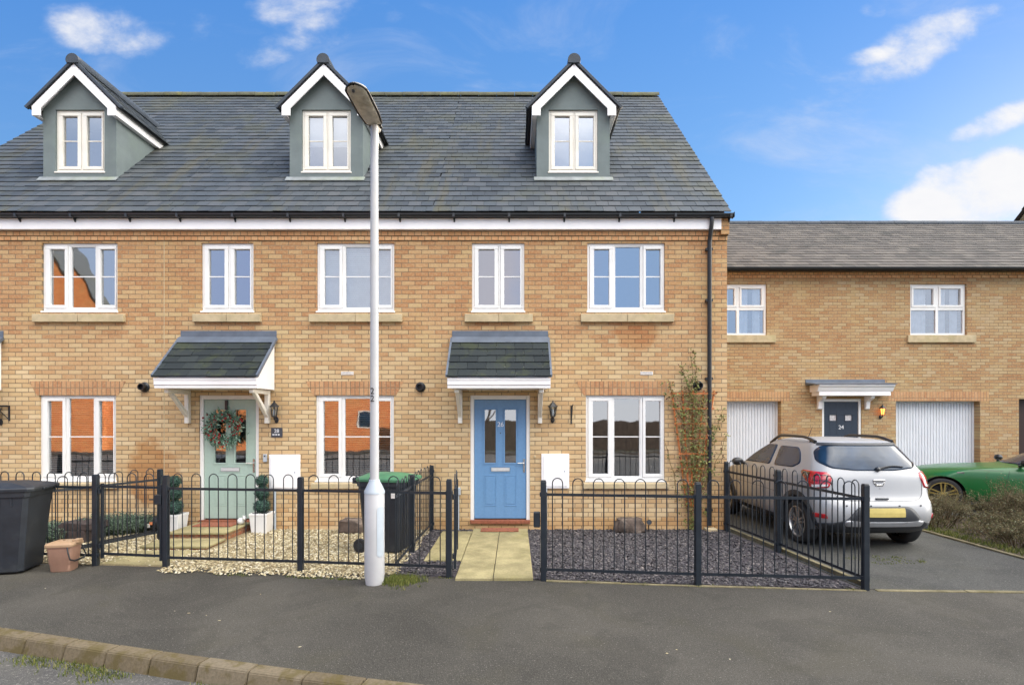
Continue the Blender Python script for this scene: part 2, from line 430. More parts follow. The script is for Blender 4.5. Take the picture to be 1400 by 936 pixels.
def asphalt(name, base, fleck, warm):
    m = bpy.data.materials.new(name); t = NT(m)
    co = t.n('ShaderNodeTexCoord').outputs['Object']
    big = t.noise(co, .5, 6, .6, .3); mid = t.noise(co, 4.5, 5, .65); fine = t.noise(co, 95, 2, .7); fine2 = t.noise(co, 210, 2, .6)
    c = t.mix(t.step(big, .3, .72), tuple(x * .82 for x in base), tuple(x * 1.2 for x in warm))
    c = t.mix(t.m('MULTIPLY', t.step(mid, .45, .75), .3), c, tuple(x * .7 for x in base))
    c = t.mix(t.m('MULTIPLY', t.step(fine, .5, .72), .7), c, fleck)
    c = t.mix(t.m('MULTIPLY', t.step(fine2, .5, .68), .55), c, tuple(x * .3 for x in base))
    c = t.mix(t.m('MULTIPLY', t.step(t.noise(co, 38, 3, .7), .42, .66), .14), c, fleck)
    c = t.mix(t.m('MULTIPLY', t.step(t.noise(co, .9, 4, .7, 1.2), .52, .60), .28), c, tuple(x * .62 for x in base))
    c = t.mix(t.m('MULTIPLY', t.step(t.noise(co, 1.3, 5, .6, .5), .50, .72), .35), c, (base[0] * 1.25, base[1] * 1.22, base[2] * .95))
    c = t.mix(t.m('MULTIPLY', t.step(t.noise(co, 62, 1, .5), .66, .72), .55), c, tuple(min(1, x * 1.5) for x in fleck))
    c = t.mix(t.m('MULTIPLY', t.step(t.noise(co, 74, 1, .5), .64, .72), .5), c, tuple(x * .4 for x in base))
    t.out(c, .85, 0, .25, t.m('ADD', fine, t.m('MULTIPLY', fine2, .6)), .7, .008)
    return m
M['pavement'] = asphalt('footway asphalt', (.052, .048, .040), (.15, .14, .12), (.068, .062, .051))
M['drive'] = asphalt('driveway asphalt', (.050, .050, .048), (.13, .13, .12), (.058, .057, .052))
M['road'] = asphalt('road asphalt', (.085, .083, .08), (.24, .22, .2), (.1, .095, .085))
M['kerb'] = islandmat('concrete kerb', [(0, hexc(116, 104, 84)), (.5, hexc(128, 115, 93)), (1, hexc(136, 124, 104))], .9, .6, 45, .15, .3, moss=(hexc(88, 78, 46), 5.0, .46, .75))
M['edging'] = pmat('mossy concrete edging', hexc(122, 114, 90), .9, .3, 6, .3, spec=.15, dirt=hexc(88, 82, 46), dirtamt=.7, fine=.3)

def glassmat(name, fac, tint=(.86, .9, .92), wav=.045, wscale=2.0):
    m = bpy.data.materials.new(name); t = NT(m)
    co = t.n('ShaderNodeTexCoord').outputs['Object']
    b = t.n('ShaderNodeBump'); b.inputs['Strength'].default_value = wav; b.inputs['Distance'].default_value = .05
    t.set(b.inputs['Height'], t.noise(co, wscale, 2, .4))
    g = t.n('ShaderNodeBsdfGlossy', i_Color=(.97, .98, 1, 1), i_Roughness=.022); t.t.links.new(b.outputs[0], g.inputs['Normal'])
    tr = t.n('ShaderNodeBsdfTransparent', i_Color=(*tint, 1))
    fr = t.n('ShaderNodeFresnel', i_IOR=1.5)
    f = t.m('ADD', fac - .04, fr.outputs[0], clamp=True)
    mx = t.n('ShaderNodeMixShader'); t.set(mx.inputs[0], f)
    t.t.links.new(tr.outputs[0], mx.inputs[1]); t.t.links.new(g.outputs[0], mx.inputs[2])
    o = t.n('ShaderNodeOutputMaterial'); t.t.links.new(mx.outputs[0], o.inputs[0])
    return m
M['glass'] = glassmat('double glazing', .36)
M['lampglass'] = glassmat('lantern glass', .12)
def darkglass(name, col, rough=.03):
    m = bpy.data.materials.new(name); t = NT(m)
    co = t.n('ShaderNodeTexCoord').outputs['Object']
    c = t.mix(t.step(t.noise(co, 1.8, 3), .35, .7), tuple(x * .5 for x in col), col)
    p = t.out(c, rough, 0, .42, None, coat=0.0)
    return m
M['carglass'] = darkglass('tinted car glass', (.018, .045, .09))
def emit(name, col, s):
    m = bpy.data.materials.new(name); t = NT(m)
    t.out(col, .3, 0, .5, emis=col, estr=s); return m
M['lampglow'] = emit('lit orange lamp glass', (1.0, .30, .06), 2.2)
# ------------------------------------------------------------------ ground
FL = [(-11.5, -1.55)] + [(p.x, p.y) for p in (G(131, 772.5), G(227, 775.5), G(411, 781.5), G(614, 789), G(743, 793), G(954, 800), G(1183, 806))]  # property line
def fl_y(x):
    for (a, b), (c, d) in zip(FL, FL[1:]):
        if x <= c: return b + (d - b) * (x - a) / (c - a)
    (a, b), (c, d) = FL[-2:]
    return b + (d - b) * (x - a) / (c - a)

KB = [(-15.0, -1.0), (-9.0, -2.95), (-6.5, -3.7)] + [(p.x, p.y) for p in (G(0, 857), G(100, 872), G(200, 887), G(350, 908), G(500, 927))] + [(.6, -5.58), (3.0, -6.02), (7.0, -6.5), (16, -7.1), (40, -8.0)]
def smooth_line(pts, step):
    out = []
    n = len(pts)
    for i in range(n - 1):
        p0, p1, p2, p3 = (Vector(pts[max(0, i - 1)]), Vector(pts[i]), Vector(pts[i + 1]), Vector(pts[min(n - 1, i + 2)]))
        L = (p2 - p1).length; k = max(2, int(L / .12))
        for j in range(k):
            t = j / k
            # uniform Catmull-Rom with tangents limited by the segment
            m1 = (p2 - p0) * .5; m2 = (p3 - p1) * .5
            m1 = m1.normalized() * L if m1.length > 0 else m1; m2 = m2.normalized() * L
            out.append(p1 * (2*t**3 - 3*t**2 + 1) + m1 * (t**3 - 2*t**2 + t) + p2 * (-2*t**3 + 3*t**2) + m2 * (t**3 - t**2))
    out.append(Vector(pts[-1]))
    res = [out[0]]; acc = 0
    for a, b in zip(out, out[1:]):
        d = (b - a).length; pos = 0
        while acc + d - pos >= step:
            pos += step - acc; acc = 0
            res.append(a + (b - a) * (pos / d))
        acc += d - pos
    return res
KL = smooth_line(KB, .455)

g = MB().box(-400, 400, -300, 500, -.6, -.2)
props(g.build('ground', M['mossground']), kind='structure')
r = MB(); r.box(-80, 80, -20.5, 0, -.19, -.12)
props(r.build('road', M['road']), kind='structure')
pv = MB(); fine = smooth_line(KB, .15)
top = [(p.x, p.y, 0) for p in fine]
rows = [[Vector(p) for p in top], [Vector((p[0], 16, 0)) for p in top]]
pv.grid(rows); pv.grid([[Vector((p[0], p[1], -.14)) for p in top], rows[0]])
props(pv.build('pavement', M['pavement']), kind='structure')
# far footway on the other side of the road
props(MB().box(-80, 80, -23, -20.5, -.15, -.005).build('pavement_across_road', M['pavement']), kind='structure')

kb = MB()
for a, b in zip(KL, KL[1:]):
    d = (b - a).normalized(); nrm = Vector((d.y, -d.x))      # towards the road
    if nrm.y > 0: nrm = -nrm
    a2, b2 = a + d * .004, b - d * .004
    dz = rnd.uniform(-.004, .004)
    prof = [(-.002, -.17), (-.002, .008 + dz), (.10, .006 + dz), (.118, -.006 + dz), (.15, -.125), (.15, -.17)]
    k = len(prof); vs = []
    for q in (a2, b2):
        for (o, z) in prof: vs.append((q.x + nrm.x * o, q.y + nrm.y * o, z))
    kb.add(vs, [tuple(range(k))[::-1], tuple(range(k, 2 * k))] + [(i, i + 1, k + i + 1, k + i) for i in range(k - 1)] + [(k - 1, 0, k, 2 * k - 1)])
props(kb.build('kerb', M['kerb'], bevel=.006, segs=2), kind='structure')
# moss and thin grass growing in the gutter along the kerb
def blades(mb, x, y, z, n, h, spread, w=.004):
    for _ in range(n):
        a = rnd.uniform(0, 6.283); d = rnd.random() ** .5 * spread
        bx, by = x + math.cos(a) * d, y + math.sin(a) * d
        hh = h * rnd.uniform(.5, 1.2); ln = hh * rnd.uniform(.1, .7); b = rnd.uniform(0, 6.283); c = rnd.uniform(0, 6.283)
        ux, uy = math.cos(c) * w, math.sin(c) * w
        lx, ly = math.cos(b) * ln, math.sin(b) * ln
        mb.add([(bx - ux, by - uy, z), (bx + ux, by + uy, z), (bx + ux * .6 + lx * .4, by + uy * .6 + ly * .4, z + hh * .6), (bx - ux * .6 + lx * .4, by - uy * .6 + ly * .4, z + hh * .6), (bx + lx, by + ly, z + hh)],
               [(0, 1, 2, 3), (3, 2, 4)])
gt = MB()
fk = smooth_line(KB, .03)
for p, q in zip(fk, fk[1:]):
    if not (-6.5 < p.x < -1.0): continue
    d = (q - p).normalized(); nrm = Vector((d.y, -d.x))
    if nrm.y > 0: nrm = -nrm
    den = noise.noise(Vector((p.x * 1.7, p.y * 1.7, 3)))
    if den > -.12:
        for k in range(3):
            o = .17 + abs(rnd.gauss(0, .09))
            blades(gt, p.x + nrm.x * o, p.y + nrm.y * o, -.121, int(15 * (den + .35)), .034, .05, .0035)
props(gt.build('gutter_grass', M['grass'], recalc=False), 'short grass and moss growing in the road gutter along the kerb', 'grass', kind='stuff')

def poly_sheet(name, pts, z0, z1, mat, kind='structure', bevel=0):
    return props(MB().prism(pts, 'z', z0, z1).build(name, mat, bevel=bevel), kind=kind)
YW = -.004
DX = -1.45                                                # divider between the two right gardens
poly_sheet('gravel_bed', [(-10.4, fl_y(-10.4) + .02), (-5.39, fl_y(-5.39) + .02), (-2.64, fl_y(-2.64) + .02), (DX, fl_y(DX) + .02), (DX, YW), (-10.4, YW)], -.02, .012, M['creambed'])
SR = [(3.80, FL[-1][1] + .03), (3.66, G(1062, 755).y), (3.5, -.09)]
poly_sheet('slate_bed', [(DX, fl_y(DX) + .02), (-.78, fl_y(-.78) + .02), (.33, fl_y(.33) + .02), (2.06, fl_y(2.06) + .02)] + SR + [(3.5, YW), (DX, YW)], -.02, .010, M['slatebed'])
# path of riven slabs
pa = MB()
def slab(x0, x1, y0, y1, z=.034):
    M_ = Matrix.Identity(4)
    pa.box(x0 + .004, x1 - .004, y0 + .004, y1 - .004, -.02, z + rnd.uniform(-.003, .003))
px0, pxm, px1 = -.70, -.255, .215
ys = [-2.86, -2.22, -1.62, -1.02, -.5, -.04]
for y0, y1 in zip(ys, ys[1:]):
    slab(px0, pxm, y0, y1); slab(pxm, px1, y0, y1)
for y0, y1 in zip([-2.05, -1.45, -.85, -.35], [-1.45, -.85, -.35, -.2]):
    slab(-1.2, px0, y0, y1, .028)
props(pa.build('path', M['slab'], bevel=.006), kind='structure')
poly_sheet('garden_gate_path', [(-5.35, fl_y(-5.35) + .03), (-4.46, fl_y(-4.46) + .03), (-4.46, -1.5), (-5.35, -1.5)], -.01, .022, M['slab'])

def stones(name, mat, inside, box, n, smin, smax, flat, label, z=.012):
    mb = MB(); x0, x1, y0, y1 = box; c = 0
    while c < n:
        x = rnd.uniform(x0, x1); y = rnd.uniform(y0, y1)
        if not inside(x, y): continue
        c += 1
        s = rnd.uniform(smin, smax)
        q = Matrix.Translation((x, y, z + rnd.uniform(0, .010))) @ Matrix.Rotation(rnd.uniform(0, 6.28), 4, 'Z') @ Matrix.Rotation(rnd.gauss(0, .35), 4, 'X') @ Matrix.Rotation(rnd.gauss(0, .35), 4, 'Y')
        a, b, h = s, s * rnd.uniform(.5, .9), s * flat * rnd.uniform(.6, 1.2)
        vs = [q @ Vector(p) for p in ((a, 0, 0), (a * .3, b, 0), (-a * .9, b * .6, 0), (-a * .7, -b * .8, 0), (a * .5, -b, 0), (a * .35, b * .1, h), (-a * .5, b * .15, h * .9), (-a * .1, -b * .5, h))]
        mb.add(vs, [(0, 1, 5), (1, 2, 6, 5), (2, 3, 6), (3, 4, 7, 6), (4, 0, 5, 7), (5, 6, 7)])
    return props(mb.build(name, mat, recalc=False), label, 'gravel', kind='stuff')
def in_left(x, y):
    if y < fl_y(x) - (.22 if -4.4 < x < -1.75 else -.02) + .1 * noise.noise(Vector((x * 3, 0, 0))): return False
    if -5.3 < x < -4.5 and y < -1.5: return rnd.random() < .12
    if -5.3 < x < -4.3 and y > -1.45: return False
    return y < -.03 and x < DX + .04 + .1 * noise.noise(Vector((y * 2, 1, 0)))
stones('cream_gravel', M['creamgravel'], in_left, (-9.0, DX + .1, -2.95, -.03), 15000, .011, .024, .6, 'cream gravel covering the front garden of the sage door house')
def in_right(x, y):
    if y < fl_y(x) + .01 or y > -.02: return False
    if px0 - .02 < x < px1 + .02 and y < -.02: return False
    if -1.22 < x < px0 and -2.06 < y < -.19: return rnd.random() < .05
    xr = 3.80 + (3.5 - 3.80) * (y - FL[-1][1]) / (-.09 - FL[-1][1])
    return DX + .0 < x < xr - .05
stones('slate_chippings', M['slategravel'], in_right, (DX, 3.85, -3.3, -.02), 17000, .010, .025, .35, 'plum grey slate chippings covering the front garden of the blue door house')
# edgings
ed = MB()
def strip(mb, pts, w, z0, z1):
    for a, b in zip(pts, pts[1:]):
        a, b = Vector(a), Vector(b); d = (b - a).normalized(); n = Vector((-d.y, d.x)) * w / 2
        L = (b - a).length; k = max(1, round(L / .9))
        for i in range(k):
            p = a + (b - a) * (i / k) + d * .003; q = a + (b - a) * ((i + 1) / k) - d * .003
            h = z1 + rnd.uniform(-.003, .003)
            mb.prism([(p.x - n.x, p.y - n.y), (q.x - n.x, q.y - n.y), (q.x + n.x, q.y + n.y), (p.x + n.x, p.y + n.y)], 'z', z0, h)
strip(ed, [(3.92, FL[-1][1] + .06), (3.78, G(1062, 755).y), (3.60, -.06)], .055, -.03, .055)
strip(ed, [(3.95, FL[-1][1] - .02), (6.8, -3.34), (11.5, -3.6)], .06, -.03, .010)
strip(ed, [(.36, fl_y(.36) - .03), (2.06, fl_y(2.06) - .03), (3.84, fl_y(3.84) - .03)], .04, -.03, .012)
strip(ed, [(6.80, -3.30), (6.80, -1.2), (6.82, 1.9)], .055, -.03, .03)
props(ed.build('edging', M['edging'], bevel=.004), kind='structure')
poly_sheet('driveway', [(3.84, FL[-1][1] + .02), (6.8, -3.31), (16, -3.7), (16, 4.46), (3.62, 4.46), (3.62, .0)], -.02, .006, M['drive'])
poly_sheet('planting_bed', [(6.83, -3.30), (13, -3.6), (13, -1.6), (9.4, .75), (6.83, 1.9)], -.02, .02, M['soil'])
# grass and moss: foot of the street lamp, along the pavement edge, under the shrubs
gb = MB()
for _ in range(330):
    x = rnd.gauss(-1.32, .13); y = -2.98 + rnd.gauss(.10, .10)
    if x > -1.02 or abs(x + 1.6) < .11 and y < -2.84: continue
    blades(gb, x, y, .0, 6, .05, .03, .003)
for _ in range(500):
    x = rnd.uniform(-4.2, 3.8); dens = noise.noise(Vector((x * 2.2, 5, 0)))
    if -.75 < x < .3 or dens < .0: continue
    blades(gb, x, fl_y(x) - (.22 if x < -1.75 else .02) + rnd.gauss(0, .02), 0, 4, .022, .03)
props(gb.build('verge_grass', M['grass'], recalc=False), 'rough grass and moss at the foot of the street lamp and along the fence line', 'grass', kind='stuff')
mo = MB()
for _ in range(70):                                       # thin moss patch on the drive behind the car
    a = rnd.uniform(0, 6.28); d = rnd.random() ** .5
    blades(mo, 4.95 + math.cos(a) * d * .5, -1.95 + math.sin(a) * d * .22, .006, 9, .012, .05)
for _ in range(520):
    t = rnd.random(); blades(mo, 6.88 + abs(rnd.gauss(0, .12)), -3.2 + 4.6 * t, .02, 5, .06, .06)
for _ in range(1500):
    xx = rnd.uniform(6.9, 9.6); yy = rnd.uniform(-3.2, 1.6)
    if yy > 1.9 - (xx - 6.83) * .45: continue
    blades(mo, xx, yy, .02, 3, .05, .10, .005)
props(mo.build('bed_grass', M['grass'], recalc=False), 'green grass at the foot of the dry shrubs and a moss patch on the drive', 'grass', kind='stuff')
lt = MB()
for (x, y) in ((258, 838), (282, 841), (239, 835), (300, 848), (912, 893), (998, 901), (410, 884), (1135, 836), (62, 804), (356, 812), (925, 888), (1310, 870)):
    p = G(x, y, .004); s = rnd.uniform(.008, .022)
    q = Matrix.Translation(p) @ Matrix.Rotation(rnd.uniform(0, 6), 4, 'Z') @ Matrix.Rotation(rnd.uniform(-.3, .3), 4, 'X')
    lt.add([q @ Vector(v) for v in ((s, 0, .003), (0, s * .6, .006), (-s, .001, .004), (0, -s * .5, .003))], [(0, 1, 2, 3)])
props(lt.build('leaf_litter', M['creamgravel'], recalc=False), 'pale dry leaf scraps and chips scattered on the pavement', 'litter', kind='stuff')

# ------------------------------------------------------------------ houses
def skin(mb, x0, x1, z0, z1, holes, y=0.0, rev=.10):
    for a, b, c, d in holes_grid(x0, x1, z0, z1, holes):
        mb.add([(a, y, c), (b, y, c), (b, y, d), (a, y, d)], [(0, 1, 2, 3)])
    for a, b, c, d in holes:
        mb.add([(a, y, c), (a, y + rev, c), (a, y + rev, d), (a, y, d)], [(0, 1, 2, 3)])
        mb.add([(b, y, c), (b, y, d), (b, y + rev, d), (b, y + rev, c)], [(0, 1, 2, 3)])
        mb.add([(a, y, d), (a, y + rev, d), (b, y + rev, d), (b, y, d)], [(0, 1, 2, 3)])
        mb.add([(a, y, c), (b, y, c), (b, y + rev, c), (a, y + rev, c)], [(0, 1, 2, 3)])

def slates(mb, O, u, s, n, x0, x1, L, gauge=.20, w=.21, th=.012, skip=None, lift=.017, seed=1):
    rg = random.Random(seed)
    O, u, s, n = Vector(O), Vector(u), Vector(s), Vector(n)
    k = int(math.ceil(L / gauge))
    for i in range(k):
        s0 = i * gauge - .02; s1 = min(s0 + gauge * 1.25, L + .01)
        if s1 - s0 < .03: continue
        off = (i % 2) * w / 2 + rg.uniform(-.012, .012)
        j0 = int(math.floor((x0 - off) / w)); j1 = int(math.ceil((x1 - off) / w))
        for j in range(j0, j1):
            a, b = max(x0, off + j * w + .0025), min(x1, off + (j + 1) * w - .0025)
            if b - a < .02: continue
            if skip and skip((a + b) / 2, (s0 + s1) / 2): continue
            e = rg.uniform(-.003, .003); e2 = rg.uniform(-.003, .003); d0 = rg.uniform(-.006, .006)
            hb, ht = lift, 0.0
            q = []
            for (xx, ss, hh) in ((a, s0 + d0, hb + e), (b, s0 + d0, hb + e2), (b, s1, ht), (a, s1, ht)):
                q.append(O + u * xx + s * ss + n * hh)
            q += [p + n * th for p in q]
            mb.add(q, [(0, 3, 2, 1), (4, 5, 6, 7), (0, 1, 5, 4), (1, 2, 6, 5), (2, 3, 7, 6), (3, 0, 4, 7)])

YE, ZE, YR, ZR = -.20, 5.29, 4.35, 9.90
SL_ = Vector((0, YR - YE, ZR - ZE)); SLEN = SL_.length; SD = SL_.normalized(); SN = Vector((0, -SD.z, SD.y))
DF = .70                                                  # dormer front
def roof_z(y): return ZE + (y - YE) * SD.z / SD.y

def window(house, x0, x1, z0, z1, y, lights, style='casement', mat='upvc', sill=None, blind=None, room=True, name='window', bar=True):
    """lights: [(gx0, gx1, opening?)] glass extents as fractions of the width; (frame > panes, bars, blind, sill)"""
    w, h = x1 - x0, z1 - z0
    fr = MB()
    yf, yb = y + .035, y + .095
    edges = [x0 + .04] + [x0 + w * (lights[i][1] + lights[i + 1][0]) / 2 for i in range(len(lights) - 1)] + [x1 - .04]
    fr.ring(x0, x1, z0, z1, .04, yf, yb, wb=.055)
    for e in edges[1:-1]: fr.box(e - .016, e + .016, yf + .002, yb, z0 + .055, z1 - .04)
    if style != 'plain': fr.box(x0 - .015, x1 + .015, y - .012, yf + .02, z0 - .022, z0 + .006)      # projecting plastic cill
    panes = []
    for i, (a, b, op) in enumerate(lights):
        oa = edges[i] + (.016 if i else 0); ob = edges[i + 1] - (.016 if i < len(lights) - 1 else 0)
        ga, gb = x0 + w * a, x0 + w * b
        zb, zt = z0 + .055, z1 - .04
        if op:
            wl = max(.02, ga - oa - .003); wr = max(.02, ob - gb - .003); wt = .058
            fr.box(oa + .003, ob - .003, yf - .012, yb - .02, zb + .003, zb + wt); fr.box(oa + .003, ob - .003, yf - .012, yb - .02, zt - wt, zt - .003)
            fr.box(oa + .003, oa + .003 + wl, yf - .012, yb - .02, zb + wt, zt - wt); fr.box(ob - .003 - wr, ob - .003, yf - .012, yb - .02, zb + wt, zt - wt)
            panes.append((oa + .003 + wl, ob - .003 - wr, zb + wt, zt - wt))
        else:
            fr.ring(oa, ob, zb, zt, .018, yf + .006, yb - .01)
            panes.append((oa + .018, ob - .018, zb + .018, zt - .018))
    f = fr.build(name, M[mat], house, bevel=.004)
    for (a, b, c, d) in panes:
        tl = rnd.uniform(-.0015, .0015); t2 = rnd.uniform(-.0012, .0012)
        pane = MB().add([(a, yf + .03 + tl, c), (b, yf + .03 - tl, c), (b, yf + .03 - tl + t2, d), (a, yf + .03 + tl + t2, d)], [(0, 1, 2, 3)])
        pane.build('pane', M['glass'], f, recalc=False)
        if bar:
            zm = (z0 + z1) / 2 + .02
            MB().box(a, b, yf + .022, yf + .038, zm - .009, zm + .009).build('glazing_bar', M[mat], f)
    if sill:
        a, b, c, d = sill
        sb = MB(); mid = (a + b) / 2
        for p, q in ((a, mid - .003), (mid + .003, b)):
            sb.prism([(-.062, c), (.034, c), (.034, d), (-.010, d), (-.062, d - .014)], 'x', p, q)
        sb.build('sill', M['stone'], f, bevel=.004)
    if blind == 'venetian':
        bl = MB(); z = z0 + .07
        while z < z1 - .06:
            bl.add([(x0 + .05, yb + .055, z + .010), (x1 - .05, yb + .055, z + .010), (x1 - .05, yb + .075, z - .006), (x0 + .05, yb + .075, z - .006)], [(0, 1, 2, 3)])
            z += .032
        bl.build('blind', M['blinddark'], f, recalc=False)
    elif blind == 'white':
        bl = MB(); z = z0 + .05
        while z < z1 - .03:
            bl.add([(x0 + .04, yb + .05, z), (x1 - .04, yb + .05, z), (x1 - .04, yb + .058, z + .034), (x0 + .04, yb + .058, z + .034)], [(0, 1, 2, 3)])
            z += .034
        bl.build('blind', M['blindwhite'], f, recalc=False)
    elif blind == 'half':
        MB().box(x0 + .05, x1 - .05, yb + .05, yb + .06, z0 + h * .46, z1 - .05).build('blind', M['blindwhite'], f)
    elif blind == 'curtain':
        for a, b in ((x0 + .06, x0 + w * .34), (x0 + w * .56, x0 + w * .86)):
            rows = [[], []]
            k = 26
            for i in range(k + 1):
                xx = a + (b - a) * i / k
                yy = yb + .07 + .02 * math.sin(i * 1.55)
                rows[0].append(Vector((xx, yy, z0 + .04))); rows[1].append(Vector((xx, yy, z1 - .04)))
            MB().grid(rows).build('curtain', M['curtain'], f, recalc=False, smooth=80)
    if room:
        dp = 2.2 if room is True else room
        pd = .25 if room is True else .17
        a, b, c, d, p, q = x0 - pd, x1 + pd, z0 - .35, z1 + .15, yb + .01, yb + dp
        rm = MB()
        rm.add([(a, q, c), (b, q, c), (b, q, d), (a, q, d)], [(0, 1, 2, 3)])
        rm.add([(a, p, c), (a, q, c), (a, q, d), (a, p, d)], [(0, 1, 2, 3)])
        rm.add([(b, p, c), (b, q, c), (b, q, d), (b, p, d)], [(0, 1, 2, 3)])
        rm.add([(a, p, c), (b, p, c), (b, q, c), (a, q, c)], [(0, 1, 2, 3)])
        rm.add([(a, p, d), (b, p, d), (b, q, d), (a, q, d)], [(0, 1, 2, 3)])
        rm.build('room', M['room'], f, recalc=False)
    return f

L3 = [(.09, .286, True), (.394, .662, False), (.76, .95, True)]
L2 = [(.124, .43, True), (.614, .92, True)]

def doorset(house, cx, leafmat, mat='upvc', z0=.15, z1=2.275, hw=.505, y=0.0, num=None, small=False, hinge=-1):
    zb, zt = z0 + .04, z1 - .075
    fr = MB()
    fr.box(cx - hw, cx - hw + .062, y + .02, y + .10, z0, z1); fr.box(cx + hw - .062, cx + hw, y + .02, y + .10, z0, z1)
    fr.box(cx - hw + .062, cx + hw - .062, y + .02, y + .10, z1 - .07, z1)
    f = fr.build('door_frame', M[mat], house, bevel=.006)
    MB().box(cx - hw, cx + hw, y - .045, y + .09, z0 - .035, z0 + .02).build('threshold', M['mat_red'] if not small else M['stone'], f, bevel=.004)
    lw = hw - .066
    gl = [(-.263, -.076), (.080, .267)]
    gz = (1.13, 2.03)
    if small: gl = [(-.28, -.11), (.11, .28)]; gz = (1.83, 1.97)
    holes = [(cx + a, cx + b, gz[0], gz[1]) for a, b in gl]
    lf = MB(); ya, yb = y + .045, y + .09
    for a, b, c, d in holes_grid(cx - lw, cx + lw, zb, zt, holes): lf.box(a, b, ya, yb, c, d)
    for a, b, c, d in holes: lf.ring(a - .022, b + .022, c - .022, d + .022, .020, ya - .009, ya + .002)
    for a, b in gl:
        pz = (.40, .92) if not small else (.3, 1.25)
        lf.ring(cx + a - .012, cx + b + .012, pz[0], pz[1], .014, ya - .006, ya + .001)
        lf.prism([(cx + a + .02, pz[0] + .03), (cx + b - .02, pz[0] + .03), (cx + b - .02, pz[1] - .03), (cx + a + .02, pz[1] - .03)], 'y', ya - .005, ya + .001)
        if not small: lf.ring(cx + a - .04, cx + b + .04, gz[0] - .04, gz[1] + .04, .012, ya - .005, ya + .001)
    if not small: lf.box(cx - .18, cx + .18, ya - .004, ya + .001, .955, 1.085)
    leaf = lf.build('door', M[leafmat], house, bevel=.003)
    for a, b, c, d in holes:
        MB().add([(a, ya + .02, c), (b, ya + .02, c), (b, ya + .02, d), (a, ya + .02, d)], [(0, 1, 2, 3)]).build('pane', M['glass'] if not small else M['clearlens'], leaf, recalc=False)
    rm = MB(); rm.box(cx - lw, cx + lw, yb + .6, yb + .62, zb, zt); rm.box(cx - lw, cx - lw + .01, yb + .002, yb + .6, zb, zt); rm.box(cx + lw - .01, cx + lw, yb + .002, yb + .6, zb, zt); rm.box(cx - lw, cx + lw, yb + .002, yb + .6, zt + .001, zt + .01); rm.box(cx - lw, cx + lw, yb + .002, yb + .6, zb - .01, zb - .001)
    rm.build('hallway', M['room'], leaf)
    if not small:
        MB().box(cx - .155, cx + .165, ya - .016, ya - .004, .985, 1.055).build('letterbox', M['letter'], leaf, bevel=.008, segs=2)
        hd = MB(); hx = cx + lw - .035
        hd.box(hx - .016, hx + .016, ya - .014, ya, .97, 1.2)
        hd.tube([(hx, ya - .01, 1.13), (hx, ya - .05, 1.13), (hx - .11, ya - .052, 1.13)], .010, 8)
        hd.build('handle', M['chrome'], leaf, bevel=.004)
    if num: 
        text('door_number', num, .115 if not small else .14, M['number'], (cx + .006, ya - .003, 1.78 if not small else 1.66), Matrix.Rotation(R(90), 4, 'X'), leaf, .003)
        if not small: MB().lathe([(.010, 0), (.010, .008)], 10, (cx + .003, ya, 1.635), Matrix.Rotation(R(90), 4, 'X')).build('spyhole', M['black'], leaf)
    return f

def canopy(house, cx):
    hw = .81; YF = -.70; zt, ze = 3.22, 2.535
    O = Vector((0, YF - .01, ze)); s = (Vector((0, -.02, zt)) - O); L = s.length; s.normalize(); n = Vector((0, -s.z, s.y))
    core = MB()
    core.prism([(YF + .03, 2.36), (-.002, 2.36), (-.002, zt - .05), (YF + .03, ze - .0)], 'x', cx - hw + .04, cx + hw - .04)
    c = core.build('canopy', M['white'], house, bevel=.004)
    tl = MB(); slates(tl, O + n * .004, (1, 0, 0), s, n, cx - hw, cx + hw, L, .17, .30, .014, seed=int(cx * 10))
    tl.build('canopy_tiles', M['slatecanopy'], c)
    ff = MB()
    ff.prism([(YF - .012, ze - .02), (YF + .05, ze - .02), (YF + .05, 2.355), (YF + .012, 2.355), (YF + .012, 2.395), (YF - .004, 2.41), (YF - .004, 2.47), (YF - .012, 2.48)], 'x', cx - hw + .005, cx + hw - .005)
    ff.build('canopy_fascia', M['white'], c, bevel=.003)
    vg = MB()
    for sx in (-1, 1):
        for t0, t1, th in ((0.0, 1.0, .03),):
            a = O + Vector((cx + sx * (hw + .006), 0, 0)) - n * .01; b = a + s * L
            vg.add([a + Vector((-.016, 0, 0)), a + Vector((.016, 0, 0)), b + Vector((.016, 0, 0)), b + Vector((-.016, 0, 0))] + [p + n * .045 for p in (a + Vector((-.016, 0, 0)), a + Vector((.016, 0, 0)), b + Vector((.016, 0, 0)), b + Vector((-.016, 0, 0)))],
                   [(0, 3, 2, 1), (4, 5, 6, 7), (0, 1, 5, 4), (1, 2, 6, 5), (2, 3, 7, 6), (3, 0, 4, 7)])
    vg.box(cx - hw - .02, cx + hw + .02, YF - .03, YF - .008, ze - .012, ze + .012)
    vg.build('canopy_verge', M['lead'], c)
    fl = MB()
    fl.prism([(-.012, zt + .14), (-.003, zt + .14), (-.003, zt - .03), (-.012, zt - .02)], 'x', cx - hw + .0, cx + hw - .0)
    a = O + s * (L - .14) + n * .034; b = O + s * L + n * .034
    fl.prism([(a.y, a.z), (b.y - .002, b.z + .0), (b.y - .002, b.z + .012), (a.y, a.z + .008)], 'x', cx - hw + .0, cx + hw - .0)
    fl.build('lead_flashing', M['lead'], c, bevel=.003)
    for sx in (-1, 1):
        bx = cx + sx * .67; br = MB()
        br.box(bx - .035, bx + .035, -.085, -.003, 1.80, 2.352)
        br.box(bx - .035, bx + .035, -.60, -.085, 2.285, 2.352)
        br.prism([(-.085, 1.90), (-.085, 2.0), (-.44, 2.285), (-.53, 2.285)], 'x', bx - .03, bx + .03)
        br.build('canopy_bracket', M['cream'], c, bevel=.006)
    return c

